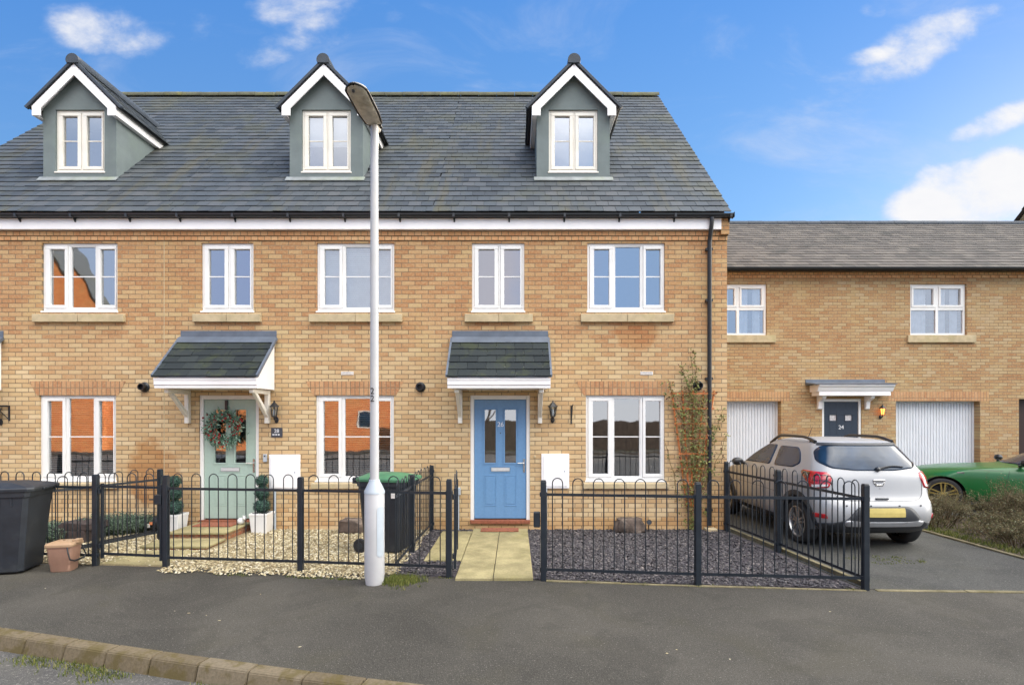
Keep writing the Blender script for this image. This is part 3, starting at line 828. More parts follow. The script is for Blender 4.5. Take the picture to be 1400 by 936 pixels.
def ridge(house, x0, x1, y, z, mat):
    mb = MB(); x = x0
    while x < x1 - .02:
        e = min(x + .45, x1); dz = rnd.uniform(-.006, .006)
        for (a, b, r_) in ((x + .003, e - .003, .115),):
            rows = []
            for xx in (a, b):
                rows.append([Vector((xx, y + math.cos(t) * r_ * 1.1, z - .05 + dz + math.sin(t) * r_)) for t in [math.pi * k / 8 for k in range(9)]])
            rows2 = [[p - Vector((0, 0, .02)) for p in rw] for rw in rows]
            mb.grid(rows); mb.grid(rows2)
            for rw, r2 in zip(rows, rows2): mb.grid([rw, r2])
        x = e
    return mb.build('ridge_tile', M[mat], house, recalc=False)

def dormer(house, cx, blind=None):
    hw = .665; zb = roof_z(DF) - .02; ze = 7.42
    top = 8.17; pitch = (top - ze) / .75
    b = MB()
    hole = (cx - .445, cx + .445, 6.36, 7.49)
    gz = ze + (.75 - hw) * pitch
    for a, c, d, e in holes_grid(cx - hw, cx + hw, zb, gz, [(hole[0], hole[1], hole[2], hole[3])]) if hole[3] < gz else []:
        b.add([(a, DF, d), (c, DF, d), (c, DF, e), (a, DF, e)], [(0, 1, 2, 3)])
    if hole[3] >= gz:
        for a, c, d, e in holes_grid(cx - hw, cx + hw, zb, gz, [(hole[0], hole[1], hole[2], gz + 1)]):
            b.add([(a, DF, d), (c, DF, d), (c, DF, e), (a, DF, e)], [(0, 1, 2, 3)])
    # gable above, around the window head
    hz = max(hole[3], gz)
    apex = top - .02
    if hole[3] >= gz:
        b.add([(cx - hw, DF, gz), (hole[0], DF, gz), (hole[0], DF, gz + (hole[0] - cx + hw) * pitch), ], [(0, 1, 2)])
        b.add([(cx + hw, DF, gz), (hole[1], DF, gz + (cx + hw - hole[1]) * pitch), (hole[1], DF, gz)], [(0, 1, 2)])
        zl = gz + (hole[0] - cx + hw) * pitch
        b.add([(hole[0], DF, hole[3]), (hole[1], DF, hole[3]), (hole[1], DF, max(zl, hole[3])), (cx, DF, gz + hw * pitch), (hole[0], DF, max(zl, hole[3]))], [(0, 1, 2, 3, 4)])
    else:
        b.add([(cx - hw, DF, gz), (cx + hw, DF, gz), (cx, DF, gz + hw * pitch)], [(0, 1, 2)])
    for (a, c, d, e) in [hole]:
        r_ = .07
        b.add([(a, DF, d), (a, DF + r_, d), (a, DF + r_, e), (a, DF, e)], [(0, 1, 2, 3)]); b.add([(c, DF, d), (c, DF, e), (c, DF + r_, e), (c, DF + r_, d)], [(0, 1, 2, 3)])
        b.add([(a, DF, e), (a, DF + r_, e), (c, DF + r_, e), (c, DF, e)], [(0, 1, 2, 3)]); b.add([(a, DF, d), (c, DF, d), (c, DF + r_, d), (a, DF + r_, d)], [(0, 1, 2, 3)])
    yb = YE + (gz - ZE) * SD.y / SD.z
    for sx in (-1, 1):
        x = cx + sx * hw
        b.add([(x, DF, zb), (x, DF, gz), (x, yb + .1, gz), (x, yb + .1, gz - .1)], [(0, 1, 2, 3)])
    d = b.build('dormer', M['sage_render'], house, recalc=False)
    # dormer roof
    YO = DF - .15
    rf = MB(); bg = MB(); sf = MB(); dk = MB()
    for sx in (-1, 1):
        u = Vector((0, 1, 0)); s = Vector((-sx * .75, 0, top - ze)); Ls = s.length; s.normalize(); n = Vector((sx * s.z, 0, -sx * s.x)) if True else None
        n = Vector((sx * abs(s.z), 0, abs(s.x)))
        O = Vector((cx + sx * .80, 0, ze + .02)) 
        ye_ = lambda ss: YE + ((O.z + s.z * ss) - ZE) * SD.y / SD.z + .05
        Lr = (O - Vector((cx, 0, 0))).x * sx / abs(s.x)
        slates(rf, O + n * .03, u, s, n, YO, 3.1, Lr, .19, .26, .012, skip=lambda a, ss: a > ye_(ss) + .12, seed=int(cx * 7 + sx))
        q = [O + Vector((0, YO + .01, 0)), O + s * Lr + Vector((0, YO + .01, 0)), O + s * Lr + Vector((0, ye_(Lr) , 0)), O + Vector((0, ye_(0), 0))]
        dk.add(q + [p + n * .028 for p in q], [(0, 3, 2, 1), (4, 5, 6, 7), (0, 1, 5, 4), (1, 2, 6, 5), (2, 3, 7, 6), (3, 0, 4, 7)])
        # barge board on the front
        xo = cx + sx * .755
        ap = O + s * Lr
        sl = s.z / abs(s.x)
        z_out = O.z + (.80 - .755) * sl - .005
        bw = .19
        bg.prism([(xo, z_out), (cx, ap.z - .005), (cx, ap.z - .005 - bw * 1.05), (cx + sx * .60, ap.z - bw * 1.05 - .60 * sl), (cx + sx * .60, z_out - .17), (xo, z_out - .17)], 'y', YO + .012, YO + .034)
        # eaves fascia and soffit running back to the roof
        yy = YE + (z_out - .05 - ZE) * SD.y / SD.z
        bg.prism([(YO + .034, z_out - .165), (YO + .034, z_out - .005), (yy + .05, z_out - .005), (yy - .09, z_out - .165)], 'x', xo - sx * .022, xo)
        sf.prism([(YO + .036, z_out - .16), (YO + .036, z_out - .15), (yy - .03, z_out - .15), (yy - .05, z_out - .16)], 'x', cx + sx * (hw + .002), xo - sx * .024)
        sf.prism([(cx + sx * .003, ap.z - .05), (cx + sx * .74, ap.z - .05 - .74 * sl), (cx + sx * .74, ap.z - .035 - .74 * sl), (cx + sx * .003, ap.z - .035)], 'y', YO + .036, DF + .03)
        # dark verge cap
    dk.build('dormer_roof_deck', M['roofdeck'], d)
    rf.build('dormer_roof', M['slate'], d)
    bg.build('bargeboard', M['white'], d, bevel=.004)
    sf.build('soffit', M['white'], d)
    vc = MB()
    for sx in (-1, 1):
        a = Vector((cx + sx * .83, 0, ze + .0)); s = Vector((-sx * .75, 0, top - ze)).normalized(); n = Vector((sx * abs(s.z), 0, abs(s.x)))
        L_ = .83 / abs(s.x)
        q = [a + Vector((0, YO - .012, 0)), a + s * L_ + Vector((0, YO - .012, 0)), a + s * L_ + Vector((0, YO + .05, 0)), a + Vector((0, YO + .05, 0))]
        vc.add([p + n * .012 for p in q] + [p + n * .062 for p in q], [(0, 3, 2, 1), (4, 5, 6, 7), (0, 1, 5, 4), (1, 2, 6, 5), (2, 3, 7, 6), (3, 0, 4, 7)])
    vc.build('verge_cap', M['ridgedark'], d, bevel=.004)
    rc = MB(); zt = ze + .02 + .80 * (top - ze) / .75
    yrr = YE + (zt - ZE) * SD.y / SD.z
    prof = [(math.cos(t) * .115, math.sin(t) * .115) for t in [math.pi * (k / 12 * 1.3 - .15) for k in range(13)]]
    rc.prism([(cx + a, zt + .045 + c) for a, c in prof], 'y', YO - .03, yrr + .2)
    rc.build('dormer_ridge', M['ridgedark'], d, smooth=40)
    # lead apron at the foot and a small gutter flashing each side
    ap = MB()
    a = Vector((0, DF - .06, roof_z(DF - .06))) + SN * .04; c = Vector((0, DF + .01, roof_z(DF + .01))) + SN * .05
    ap.prism([(a.y, a.z), (c.y, c.z), (c.y, c.z + .012), (a.y, a.z + .008)], 'x', cx - hw - .05, cx + hw + .05)
    ap.build('lead_apron', M['palelead'], d)
    window(house, hole[0], hole[1], hole[2], hole[3], DF, L2, mat='cream', blind=blind, room=1.0, name='dormer_window', sill=None)
    return d

def lintel(house, x0, x1, z, h=.235, mat='soldier'):
    lb = MB(); lb.prism([(x0 - .04, z), (x1 + .04, z), (x1 + .17, z + h), (x0 - .17, z + h)], 'y', -.004, .05)
    return lb.build('lintel', M[mat], house)

def terrace(name, label, x0, x1, brick, dcx, door, wins, left_gable=False, right_gable=False, blinds=None):
    h = thing(name, label, 'house', (x0 + (x1 - x0) / 2, 0, 0))
    holes = []
    for w in wins: holes.append((w[0], w[1], w[2], w[3]))
    if door: holes.append((door - .505, door + .505, .15, 2.275))
    wl = MB(); skin(wl, x0, x1, -.05, 5.30, holes)
    YB = 8.7
    if left_gable or right_gable: wl.add([(x0, YB, 0), (x1, YB, 0), (x1, YB, 5.3), (x0, YB, 5.3)], [(3, 2, 1, 0)])
    for gx, on in ((x0, left_gable), (x1, right_gable)):
        if on: wl.add([(gx, 0, -.05), (gx, YB, -.05), (gx, YB, 5.28), (gx, YR, ZR - .12), (gx, 0, 5.28)], [(0, 1, 2, 3, 4)])
    wall = wl.build('wall', brick, h, recalc=False)
    cb = MB()
    cb.box(x0, x1, -.022, -.0005, 4.885, 4.96); cb.box(x0, x1, -.040, -.0005, 4.96, 5.035)
    cb.build('corbel_course', M['header'], wall)
    # roof, with a hole under the dormer
    xr0, xr1 = (x0 - .06 if left_gable else x0), (x1 - .04 + .03 if right_gable else x1)
    def under(a, ss):
        y = YE + SD.y * ss
        return abs(a - dcx) < .62 and y > DF + .14 and y < 2.1
    rs = MB(); slates(rs, Vector((0, YE, ZE)), (1, 0, 0), SD, SN, xr0, xr1, SLEN, skip=under, seed=int(x0 * 3))
    roof = rs.build('roof', M['slate'], h)
    dk = MB(); s0 = (DF + .10 - YE) / SD.y; s1 = (2.0 - YE) / SD.y
    for a, b, c, d in holes_grid(xr0, xr1, .02, SLEN, [(dcx - .6, dcx + .6, s0, s1)]):
        q = [Vector((0, YE, ZE)) + Vector((xx, 0, 0)) + SD * ss - SN * .008 for xx, ss in ((a, c), (b, c), (b, d), (a, d))]
        dk.add(q, [(0, 1, 2, 3)])
    dk.add([(xr0, YR, ZR - .01), (xr1, YR, ZR - .01), (xr1, YB + .26, ZE), (xr0, YB + .26, ZE)], [(0, 1, 2, 3)])
    dk.add([(x0, -.094, 5.262), (x1, -.094, 5.262), (x1, YB, 5.262), (x0, YB, 5.262)], [(0, 1, 2, 3)])
    dk.build('roof_deck', M['roofdeck'], roof, recalc=False)
    ridge(h, xr0, xr1, YR, ZR + .03, 'ridge').parent = roof
    fs = MB(); fx1 = x1 - (.14 if right_gable else 0)
    fs.box(x0, fx1, -.118, -.096, 5.036, 5.29); fs.box(x0, fx1, -.095, -.003, 5.04, 5.055)
    fs.build('fascia', M['white'], h)
    if right_gable: 
        kn = MB().box(fx1 + .002, x1, -.10, -.002, 4.96, 5.27); kn.build('kneeler', brick, wall)
    gx1 = x1 + (.03 if right_gable else 0)
    gu = MB(); rows = [[Vector((xx, -.178 + math.cos(t) * .052, 5.262 + math.sin(t) * .052)) for t in [math.pi + math.pi * k / 8 for k in range(9)]] for xx in (x0, gx1)]
    gu.grid(rows); gu.grid([[p + Vector((0, 0, .004)) * 1 + (Vector((0, -.178, 5.262)) - Vector((0, p.y, p.z))) * .06 for p in rw] for rw in rows])
    gu.box(x0, gx1, -.128, -.119, 5.215, 5.285)
    if right_gable: gu.box(gx1, gx1 + .006, -.236, -.12, 5.198, 5.28)
    xx = x0 + .35
    while xx < x1:
        gu.box(xx - .018, xx + .018, -.234, -.119, 5.204, 5.262); gu.prism([(-.16, 5.20), (-.119, 5.20), (-.119, 5.15)], 'x', xx - .012, xx + .012)
        xx += .915
    gu.build('gutter', M['black'], h, recalc=False)
    for i, w in enumerate(wins):
        n = 3 if w[1] - w[0] > 1.1 else 2
        up = w[2] > 2
        sl = ((w[0] - .115, w[1] + .14, w[2] - .185, w[2] - .045) if up else (w[0] - .06, w[1] + .06, w[2] - .125, w[2] - .028))
        window(h, *w[:4], 0, L3 if n == 3 else L2, sill=sl, blind=(blinds or {}).get(i))
        if not up: lintel(wall, w[0], w[1], w[3]).parent = wall
    if door:
        pass
    return h

ZU = (FZ(425.5), FZ(332)); ZG = (FZ(657), FZ(540))
def W(a, b, up): z = ZU if up else ZG; return (FX(a), FX(b), z[0], z[1])
XA, XB, XC, XD = -10.42, FX(224.5), -1.36, FX(994)
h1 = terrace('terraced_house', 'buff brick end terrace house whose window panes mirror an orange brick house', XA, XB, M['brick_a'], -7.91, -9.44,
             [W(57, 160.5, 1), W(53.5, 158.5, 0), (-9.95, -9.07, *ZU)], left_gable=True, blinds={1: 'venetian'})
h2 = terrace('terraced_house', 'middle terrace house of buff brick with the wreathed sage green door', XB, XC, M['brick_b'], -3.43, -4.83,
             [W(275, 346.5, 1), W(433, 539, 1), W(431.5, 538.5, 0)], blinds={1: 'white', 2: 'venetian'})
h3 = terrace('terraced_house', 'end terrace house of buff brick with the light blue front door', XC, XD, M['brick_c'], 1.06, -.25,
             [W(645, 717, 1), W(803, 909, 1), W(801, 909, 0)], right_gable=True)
dormer(h1, -7.91); dormer(h2, -3.43, 'half'); dormer(h3, 1.06)
doorset(h1, -9.44, 'sagedoor'); doorset(h2, -4.83, 'sagedoor'); doorset(h3, -.25, 'bluedoor', num='26')
canopy(h1, -9.44); canopy(h2, -4.83); canopy(h3, -.25)
MB().box(XB - .006, XB + .006, -.003, .01, 0, 4.88).build('movement_joint', M['stone'], h2)
for hh, x, y in ((h2, FX(475), FZ(510)), (h3, FX(884), FZ(510))):
    ab = MB(); ab.box(x - .105, x + .105, -.006, .02, y - .03, y + .03)
    for k in range(5): ab.box(x - .095, x + .095, -.010, -.006, y - .024 + k * .012, y - .019 + k * .012)
    ab.build('airbrick', M['tag'], hh)
# downpipe on the last house
dp = MB(); x = FX(968)
dp.tube([(x, -.178, 5.21), (x, -.176, 5.12), (x, -.14, 5.02), (x, -.09, 4.90), (x, -.07, 4.82), (x, -.07, .09)], .036, 12)
for z in (4.72, 3.86, 2.55, 1.3, .35): dp.box(x - .055, x + .055, -.075, -.001, z - .02, z + .02)
dp.build('downpipe', M['black'], h3, smooth=50)
MB().box(x - .09, x + .09, -.2, -.03, .0, .06).build('drain_block', M['stone'], h3, bevel=.01)

# ------------------------------------------------------------------ the wing set back on the right
YL = ZL - D
def wing():
    x0, x1 = XD + .02, 18.1
    h = thing('coach_house', 'low brick coach house with a navy door between two white garage doors', 'house', (9.0, YL, 0))
    ze = LZ(370) ; 
    gar = [(LX(1068) - 2.14, LX(1068), 0.0, LZ(548)), (LX(1225), LX(1340), 0.0, LZ(548))]
    dr = (LX(1124), LX(1178), .12, LZ(545))
    wn = [(LX(1321.5) - 3.63 - 1.42 + .03, LX(1048.5), LZ(458), LZ(388)), (LX(1244.5), LX(1321.5), LZ(458), LZ(388))]
    wn[0] = (wn[0][1] - 1.42, *wn[0][1:])
    brown = (LX(1393), LX(1393) + 1.0, 0.0, LZ(545))
    wl = MB(); skin(wl, x0, x1, -.05, ze + .1, gar + [dr, brown] + wn, YL, .28)
    wl.add([(x0, YL, -.05), (x0, YL + 6.6, -.05), (x0, YL + 6.6, ze), (x0, YL + 3.3, ze + 2.3), (x0, YL, ze)], [(0, 1, 2, 3, 4)])
    wl.add([(x0, YL + 6.6, -.05), (x1, YL + 6.6, -.05), (x1, YL + 6.6, ze), (x0, YL + 6.6, ze)], [(0, 1, 2, 3)])
    # reveal sides keep only 0.1 m for windows, the rest is brick
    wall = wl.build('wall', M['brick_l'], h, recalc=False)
    cb = MB(); cb.box(x0, x1, YL - .02, YL - .001, ze - .19, ze - .12); cb.box(x0, x1, YL - .04, YL - .001, ze - .12, ze - .03)
    xx = x0
    while xx < x1 - .2: cb.box(xx, xx + .1, YL - .036, YL - .021, ze - .19, ze - .121); xx += .225
    cb.build('dentil_course', M['header'], wall)
    O = Vector((0, YL - .25, ze - .0)); e = Vector((0, YL + 3.2, LZ(572) )); 
    Zr = 13.6 + 3.2; zr = H + (HY - 306) * Zr / F
    s = Vector((0, 3.45, zr - O.z)); L = s.length; s.normalize(); n = Vector((0, -s.z, s.y))
    rs = MB(); slates(rs, O, (1, 0, 0), s, n, x0 - .0, x1, L, .215, .30, seed=77)
    roof = rs.build('roof', M['slatewing'], h)
    dk = MB(); q = [O + Vector((x0, 0, 0)) - n * .006, O + Vector((x1, 0, 0)) - n * .006, O + Vector((x1, 0, 0)) + s * L - n * .006, O + Vector((x0, 0, 0)) + s * L - n * .006]
    dk.add(q, [(0, 1, 2, 3)]); dk.add([q[3], q[2], Vector((x1, YL + 6.8, ze)), Vector((x0, YL + 6.8, ze))], [(0, 1, 2, 3)])
    dk.build('roof_deck', M['roofdeck'], roof, recalc=False)
    ridge(h, x0, x1, YL + 3.2, zr + .02, 'ridgedark').parent = roof
    gu = MB(); rows = [[Vector((xx, YL - .31 + math.cos(t) * .056, ze - .0 + math.sin(t) * .062)) for t in [math.pi + math.pi * k / 8 for k in range(9)]] for xx in (x0, x1)]
    gu.grid(rows); gu.box(x0, x1, YL - .252, YL - .24, ze - .07, ze + .01); gu.build('gutter', M['black'], h, recalc=False)
    for a, b, c, d in gar:
        gd = MB(); k = int((b - a - .1) / .0735); x = a + .05; w = (b - a - .1) / k
        yy = YL + .20
        gd.box(a, a + .05, yy - .02, yy + .05, c, d); gd.box(b - .05, b, yy - .02, yy + .05, c, d); gd.box(a + .05, b - .05, yy - .02, yy + .05, d - .05, d)
        for i in range(k):
            gd.prism([(x + .004, yy + .022), (x + .012, yy), (x + w - .012, yy), (x + w - .004, yy + .022)], 'z', .01, d - .05)
            x += w
        gd.box(a + .05, b - .05, yy + .022, yy + .04, .01, d - .05)
        gd.build('garage_door', M['garage'], h)
        lb = MB(); lb.box(a - .2, b + .22, YL - .004, YL + .05, d, d + .235); lb.build('lintel', M['soldier'], wall)
    doorset(h, (dr[0] + dr[1]) / 2, 'navydoor', z0=dr[2], z1=dr[3], hw=(dr[1] - dr[0]) / 2, y=YL + .0, num='24', small=True)
    MB().box(brown[0], brown[1], YL + .22, YL + .26, 0, brown[3]).build('side_door', M['darkbrown'], h)
    for w, bl in zip(wn, ('curtain', 'curtain')):
        x0_, x1_, z0, z1 = w; fr = MB(); yf, yb = YL + .05, YL + .11; xm = (x0_ + x1_) / 2; zt = z0 + (z1 - z0) * .52
        fr.ring(x0_, x1_, z0, z1, .055, yf, yb); fr.box(xm - .035, xm + .035, yf + .001, yb, z0 + .055, z1 - .055)
        panes = []
        for a, b in ((x0_ + .055, xm - .035), (xm + .035, x1_ - .055)):
            fr.box(a, b, yf + .002, yb, zt - .035, zt + .035)
            fr.ring(a + .004, b - .004, zt + .038, z1 - .058, .055, yf - .012, yb - .02)
            panes += [(a, b, z0 + .055, zt - .035), (a + .059, b - .059, zt + .093, z1 - .113)]
        f = fr.build('window', M['upvc'], h, bevel=.004)
        for a, b, c, d in panes:
            MB().add([(a, yf + .03, c), (b, yf + .03, c), (b, yf + .03, d), (a, yf + .03, d)], [(0, 1, 2, 3)]).build('pane', M['glass'], f, recalc=False)
        sb = MB(); sb.box(x0_ - .09, x1_ + .2, YL - .06, YL + .05, z0 - .19, z0 - .005); sb.build('sill', M['stone'], f, bevel=.006)
        for a, b in ((x0_ + .12, x0_ + .52), (xm + .08, xm + .30), (xm + .42, x1_ - .1)):
            rows = [[], []]
            for i in range(21):
                xx = a + (b - a) * i / 20; yy = yb + .07 + .018 * math.sin(i * 1.6)
                rows[0].append(Vector((xx, yy, z0 + .03))); rows[1].append(Vector((xx, yy, z1 - .03)))
            MB().grid(rows).build('curtain', M['curtain'], f, recalc=False, smooth=80)
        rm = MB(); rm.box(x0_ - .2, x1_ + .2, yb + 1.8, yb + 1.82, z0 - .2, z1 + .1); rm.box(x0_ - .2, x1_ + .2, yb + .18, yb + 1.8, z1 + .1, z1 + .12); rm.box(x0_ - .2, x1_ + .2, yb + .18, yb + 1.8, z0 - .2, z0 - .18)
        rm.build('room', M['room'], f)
    # flat lead-topped canopy with moulded white cornice
    a, b = LX(1104), LX(1206); z1 = LZ(524); yq = YL - .42
    cv = MB(); cv.box(a + .10, b - .02, yq + .07, YL - .002, z1 - .32, z1 - .22)
    cv.prism([(YL - .002, z1 - .22), (YL - .002, z1 - .05), (yq - .02, z1 - .05), (yq - .02, z1 - .085), (yq + .02, z1 - .12), (yq + .045, z1 - .18), (yq + .07, z1 - .22)], 'x', a + .05, b + .03)
    c = cv.build('canopy', M['white'], h, bevel=.006)
    ld = MB(); ld.prism([(YL - .002, z1 + .10), (YL - .002, z1 - .048), (yq - .05, z1 - .048), (yq - .05, z1 - .03), (YL - .03, z1 + .02), (YL - .02, z1 + .10)], 'x', a - .06, b + .06)
    ld.build('lead_roof', M['lead'], c, bevel=.004)
    for bx in (LX(1119) , LX(1184)):
        br = MB(); br.prism([(YL - .003, z1 - .322), (yq + .14, z1 - .322), (yq + .16, z1 - .38), (YL - .10, z1 - .46), (YL - .075, z1 - .64), (YL - .003, z1 - .66)], 'x', bx - .05, bx + .05)
        br.build('canopy_bracket', M['white'], c, bevel=.008)
    return h
wing()
# taller house beyond the wing: only the edge of its gable shows
nh = thing('corner_house', 'taller brick house rising past the ridge of the coach house roof', 'house', (21, YL, 0))
wl = MB(); wl.prism([(YL - .3, -.05), (YL + 9, -.05), (YL + 9, 6.0), (YL + 4.35, 10.4), (YL - .3, 6.0)], 'x', 18.12, 34.0); wl.build('wall', M['brick_l'], nh)  # extra length out of view, added to keep the sun off the pavement
rf = MB()
for sg in (0, 1):
    y0 = YL - .55 if sg == 0 else YL + 9.25
    s = Vector((0, (YL + 4.35) - y0, 4.62)); L = s.length; s.normalize(); n = Vector((0, -s.z, s.y)) if sg == 0 else Vector((0, s.z, -s.y))
    if n.z < 0: n = -n
    slates(rf, Vector((0, y0, 5.86)), (1, 0, 0), s, n, 18.0, 34.1, L, .25, .35, seed=5 + sg)
rf.build('roof', M['slatewing'], nh)
# ------------------------------------------------------------------ wall fixtures
def lantern(label, loc, lit=False, group=None):
    t = thing('wall_lantern', label, 'wall lantern', loc, local=True)
    b = MB()
    b.lathe([(.034, 0), (.034, .012), (.022, .018)], 14, (0, -.002, -.13), Matrix.Scale(1.6, 4, (0, 0, 1)) @ Matrix.Rotation(R(90), 4, 'X'))
    b.tube([(0, -.012, -.12), (0, -.06, -.135), (0, -.095, -.115), (0, -.10, -.075)], .013, 8)
    b.build('wall_bracket', M['black'], t, smooth=50)
    c = MB()
    c.lathe([(.03, -.085), (.042, -.078), (.042, -.07), (.03, -.066)], 12, (0, -.10, 0))
    c.lathe([(.085, .085), (.082, .095), (.045, .135), (.02, .16), (.012, .172), (.014, .182), (.006, .195)], 6, (0, -.10, 0))
    for k in range(6):
        a = math.pi / 3 * k
        c.tube([(.037 * math.cos(a), -.10 + .037 * math.sin(a), -.07), (.062 * math.cos(a), -.10 + .062 * math.sin(a), .086)], .006, 5)
    c.build('lantern_cage', M['black'], t)
    MB().lathe([(.033, -.066), (.057, .084)], 6, (0, -.10, 0), cap=False).build('lantern_glass', M['lampglow'] if lit else M['lampglass'], t, recalc=False)
    MB().lathe([(.012, -.06), (.02, -.02), (.016, .03), (.006, .05)], 10, (0, -.10, 0)).build('bulb', M['lampglow'] if lit else M['number'], t)
    return t
lantern('unlit black coach lantern beside the blue door', (FX(757) - .02, 0, 1.99))
lantern('unlit black coach lantern above the dark number plaque', (FX(376) + .03, 0, 1.99))
lantern('black coach lantern under an iron bracket on the end house', (FX(0) + .02, 0, 1.95))
lantern('coach lantern glowing orange beside the navy door', (LX(1203), YL, LZ(563)), lit=True)

def flue(label, x, z):
    t = thing('boiler_flue', label, 'flue', (x, 0, z), local=True)
    MB().lathe([(.085, 0), (.085, .008), (.062, .03)], 18, (0, -.001, 0), Matrix.Rotation(R(90), 4, 'X')).build('wall_collar', M['black'], t, smooth=40)
    b = MB(); n = 18
    rows = []
    for r_, y in ((.055, -.02), (.055, -.11), (.044, -.11), (.044, -.05)):
        rows.append([Vector((r_ * math.cos(6.2832 * k / n), y, r_ * math.sin(6.2832 * k / n))) for k in range(n)])
    b.grid(rows, closed=True); b.box(-.044, .044, -.06, -.05, -.005, .005)
    b.build('flue_pipe', M['black'], t, smooth=40)
flue('round black boiler flue on the brick between the two porches', FX(575), FZ(529))
flue('round black boiler flue beside the porch of the sage green door', FX(198), FZ(529))
flue('round black boiler flue above the climber by the downpipe', FX(954), FZ(527))

def meter(label, x0, x1, z0, z1, dx=.06):
    t = thing('meter_box', label, 'meter box', (x0, 0, z0))
    b = MB(); b.box(x0, x1, -.035, .002, z0, z1); b.build('box_surround', M['white'], t, bevel=.006)
    d = MB(); d.box(x0 + .035, x1 - .035, -.048, -.036, z0 + .035, z1 - .035); d.build('box_door', M['white'], t, bevel=.005)
    MB().tube([(x0 + dx, -.03, z0 - .002), (x0 + dx, -.03, .02)], .019, 8).build('conduit', M['lamp_grey'], t, smooth=50)
    MB().lathe([(.012, 0), (.012, .006)], 8, (x1 - .08, -.048, (z0 + z1) / 2), Matrix.Rotation(R(90), 4, 'X')).build('lock', M['lamp_grey'], t)
meter('white meter box on the wall by the light blue door', FX(740), FX(778), FZ(667), FZ(620), .08)
meter('white meter box on the wall behind a potted topiary', FX(369), FX(411), FZ(669), FZ(621), .10)

def bracket_hook(label, x, z0, z1):
    b = MB(); b.box(x - .012, x + .012, -.012, -.001, z0, z1); b.tube([(x, -.006, z1 - .03), (x + .012, -.10, z1 + .0), (x + .01, -.16, z1 + .01)], .008, 6); b.tube([(x, -.006, z0 + .05), (x + .005, -.07, z0 + .16), (x + .01, -.12, z1 + .0)], .007, 6)
    props(b.build('hanging_basket_bracket', M['black'], None), label, 'bracket')
bracket_hook('empty black hanging bracket between the lantern and the window', FX(781), FZ(579), FZ(554))
b = MB(); x = FX(13); b.box(x - .014, x + .014, -.012, -.001, FZ(575), FZ(555)); b.box(x - .55, x, -.05, -.036, FZ(556), FZ(554)); b.tube([(x, -.01, FZ(573)), (x - .2, -.04, FZ(556))], .007, 6)
b.box(x - .01, x + .01, -.05, -.003, FZ(556), FZ(554)); props(b.build('hanging_basket_bracket', M['black'], None), 'black iron bracket arm above the lantern of the end house', 'bracket')

t = thing('house_number_plaque', 'dark plaque with pale numerals under the coach lantern', 'house sign', (FX(378.5), 0, FZ(591)))
MB().box(FX(371), FX(386.5), -.014, -.001, FZ(597.5), FZ(584.5)).build('plaque', M['slatesign'], t, bevel=.003)
text('numerals', '28', .085, M['number'], (FX(378.7), -.0145, FZ(589)), Matrix.Rotation(R(90), 4, 'X'), t, .0015)
b = MB(); x = FX(373)
for w_ in (.035, .028, .03):
    b.box(x, x + w_, -.0165, -.0142, FZ(594.6), FZ(593)); x += w_ + .014
b.build('small_lettering', M['number'], t)
for x, y, l in ((346 + 10.5, 626, 'small grey doorbell box beside the sage green door'),):
    t = thing('doorbell', l, 'doorbell', (FX(363), 0, FZ(626)))
    MB().box(FX(360.5), FX(365.5), -.03, -.001, FZ(631), FZ(620.5)).build('bell_case', M['lamp_grey'], t, bevel=.004)
    MB().lathe([(.012, 0), (.012, .006)], 10, (FX(363), -.03, FZ(623)), Matrix.Rotation(R(90), 4, 'X')).build('button', M['black'], t)
t = thing('doorbell', 'tiny brass bell push by the light blue door', 'doorbell', (FX(731), 0, FZ(624)))
MB().lathe([(.02, 0), (.02, .008), (.01, .014)], 10, (FX(731), -.001, FZ(624)), Matrix.Rotation(R(90), 4, 'X')).build('bell_push', M['stone'], t)
t = thing('gas_pipe_cover', 'short pale pipe rising against the wall behind the open gate', 'pipe', (FX(626), 0, 0))
MB().tube([(FX(626), -.04, 0), (FX(626), -.04, .62)], .028, 8).build('pipe', M['lamp_grey'], t, smooth=50)
MB().box(FX(626) - .05, FX(626) + .05, -.09, -.002, .60, .72).build('pipe_box', M['lamp_grey'], t, bevel=.006)

# ------------------------------------------------------------------ railings
ZLOW, ZRAIL, ZHOOP, ZPOST = .13, 1.0, 1.19, 1.165
def hoop_mesh(h0, h1, r, s=1.0):
    mb = MB(); rad = .0065
    top = h1 - r
    pts = [(-r, 0, h0), (-r, 0, top)] + [(r * math.cos(a), 0, top + r * math.sin(a)) for a in [math.pi - math.pi * k / 10 for k in range(1, 10)]] + [(r, 0, top), (r, 0, h0)]
    mb.tube(pts, rad, 6)
    return mb
def post(parent, x, y, ztop=ZPOST, w=.032, z0=0):
    mb = MB(); mb.box(x - w, x + w, y - w, y + w, z0 - .05, ztop - .012)
    mb.prism([(x - w * .9, y - w * .9), (x + w * .9, y - w * .9), (x + w * .9, y + w * .9), (x - w * .9, y + w * .9)], 'z', ztop - .012, ztop)
    for zz in (ZLOW, ZRAIL): mb.box(x - w - .012, x + w + .012, y - .02, y + .02, zz - .025, zz + .025)
    return mb.build('post', M['rail'], parent, bevel=.005)
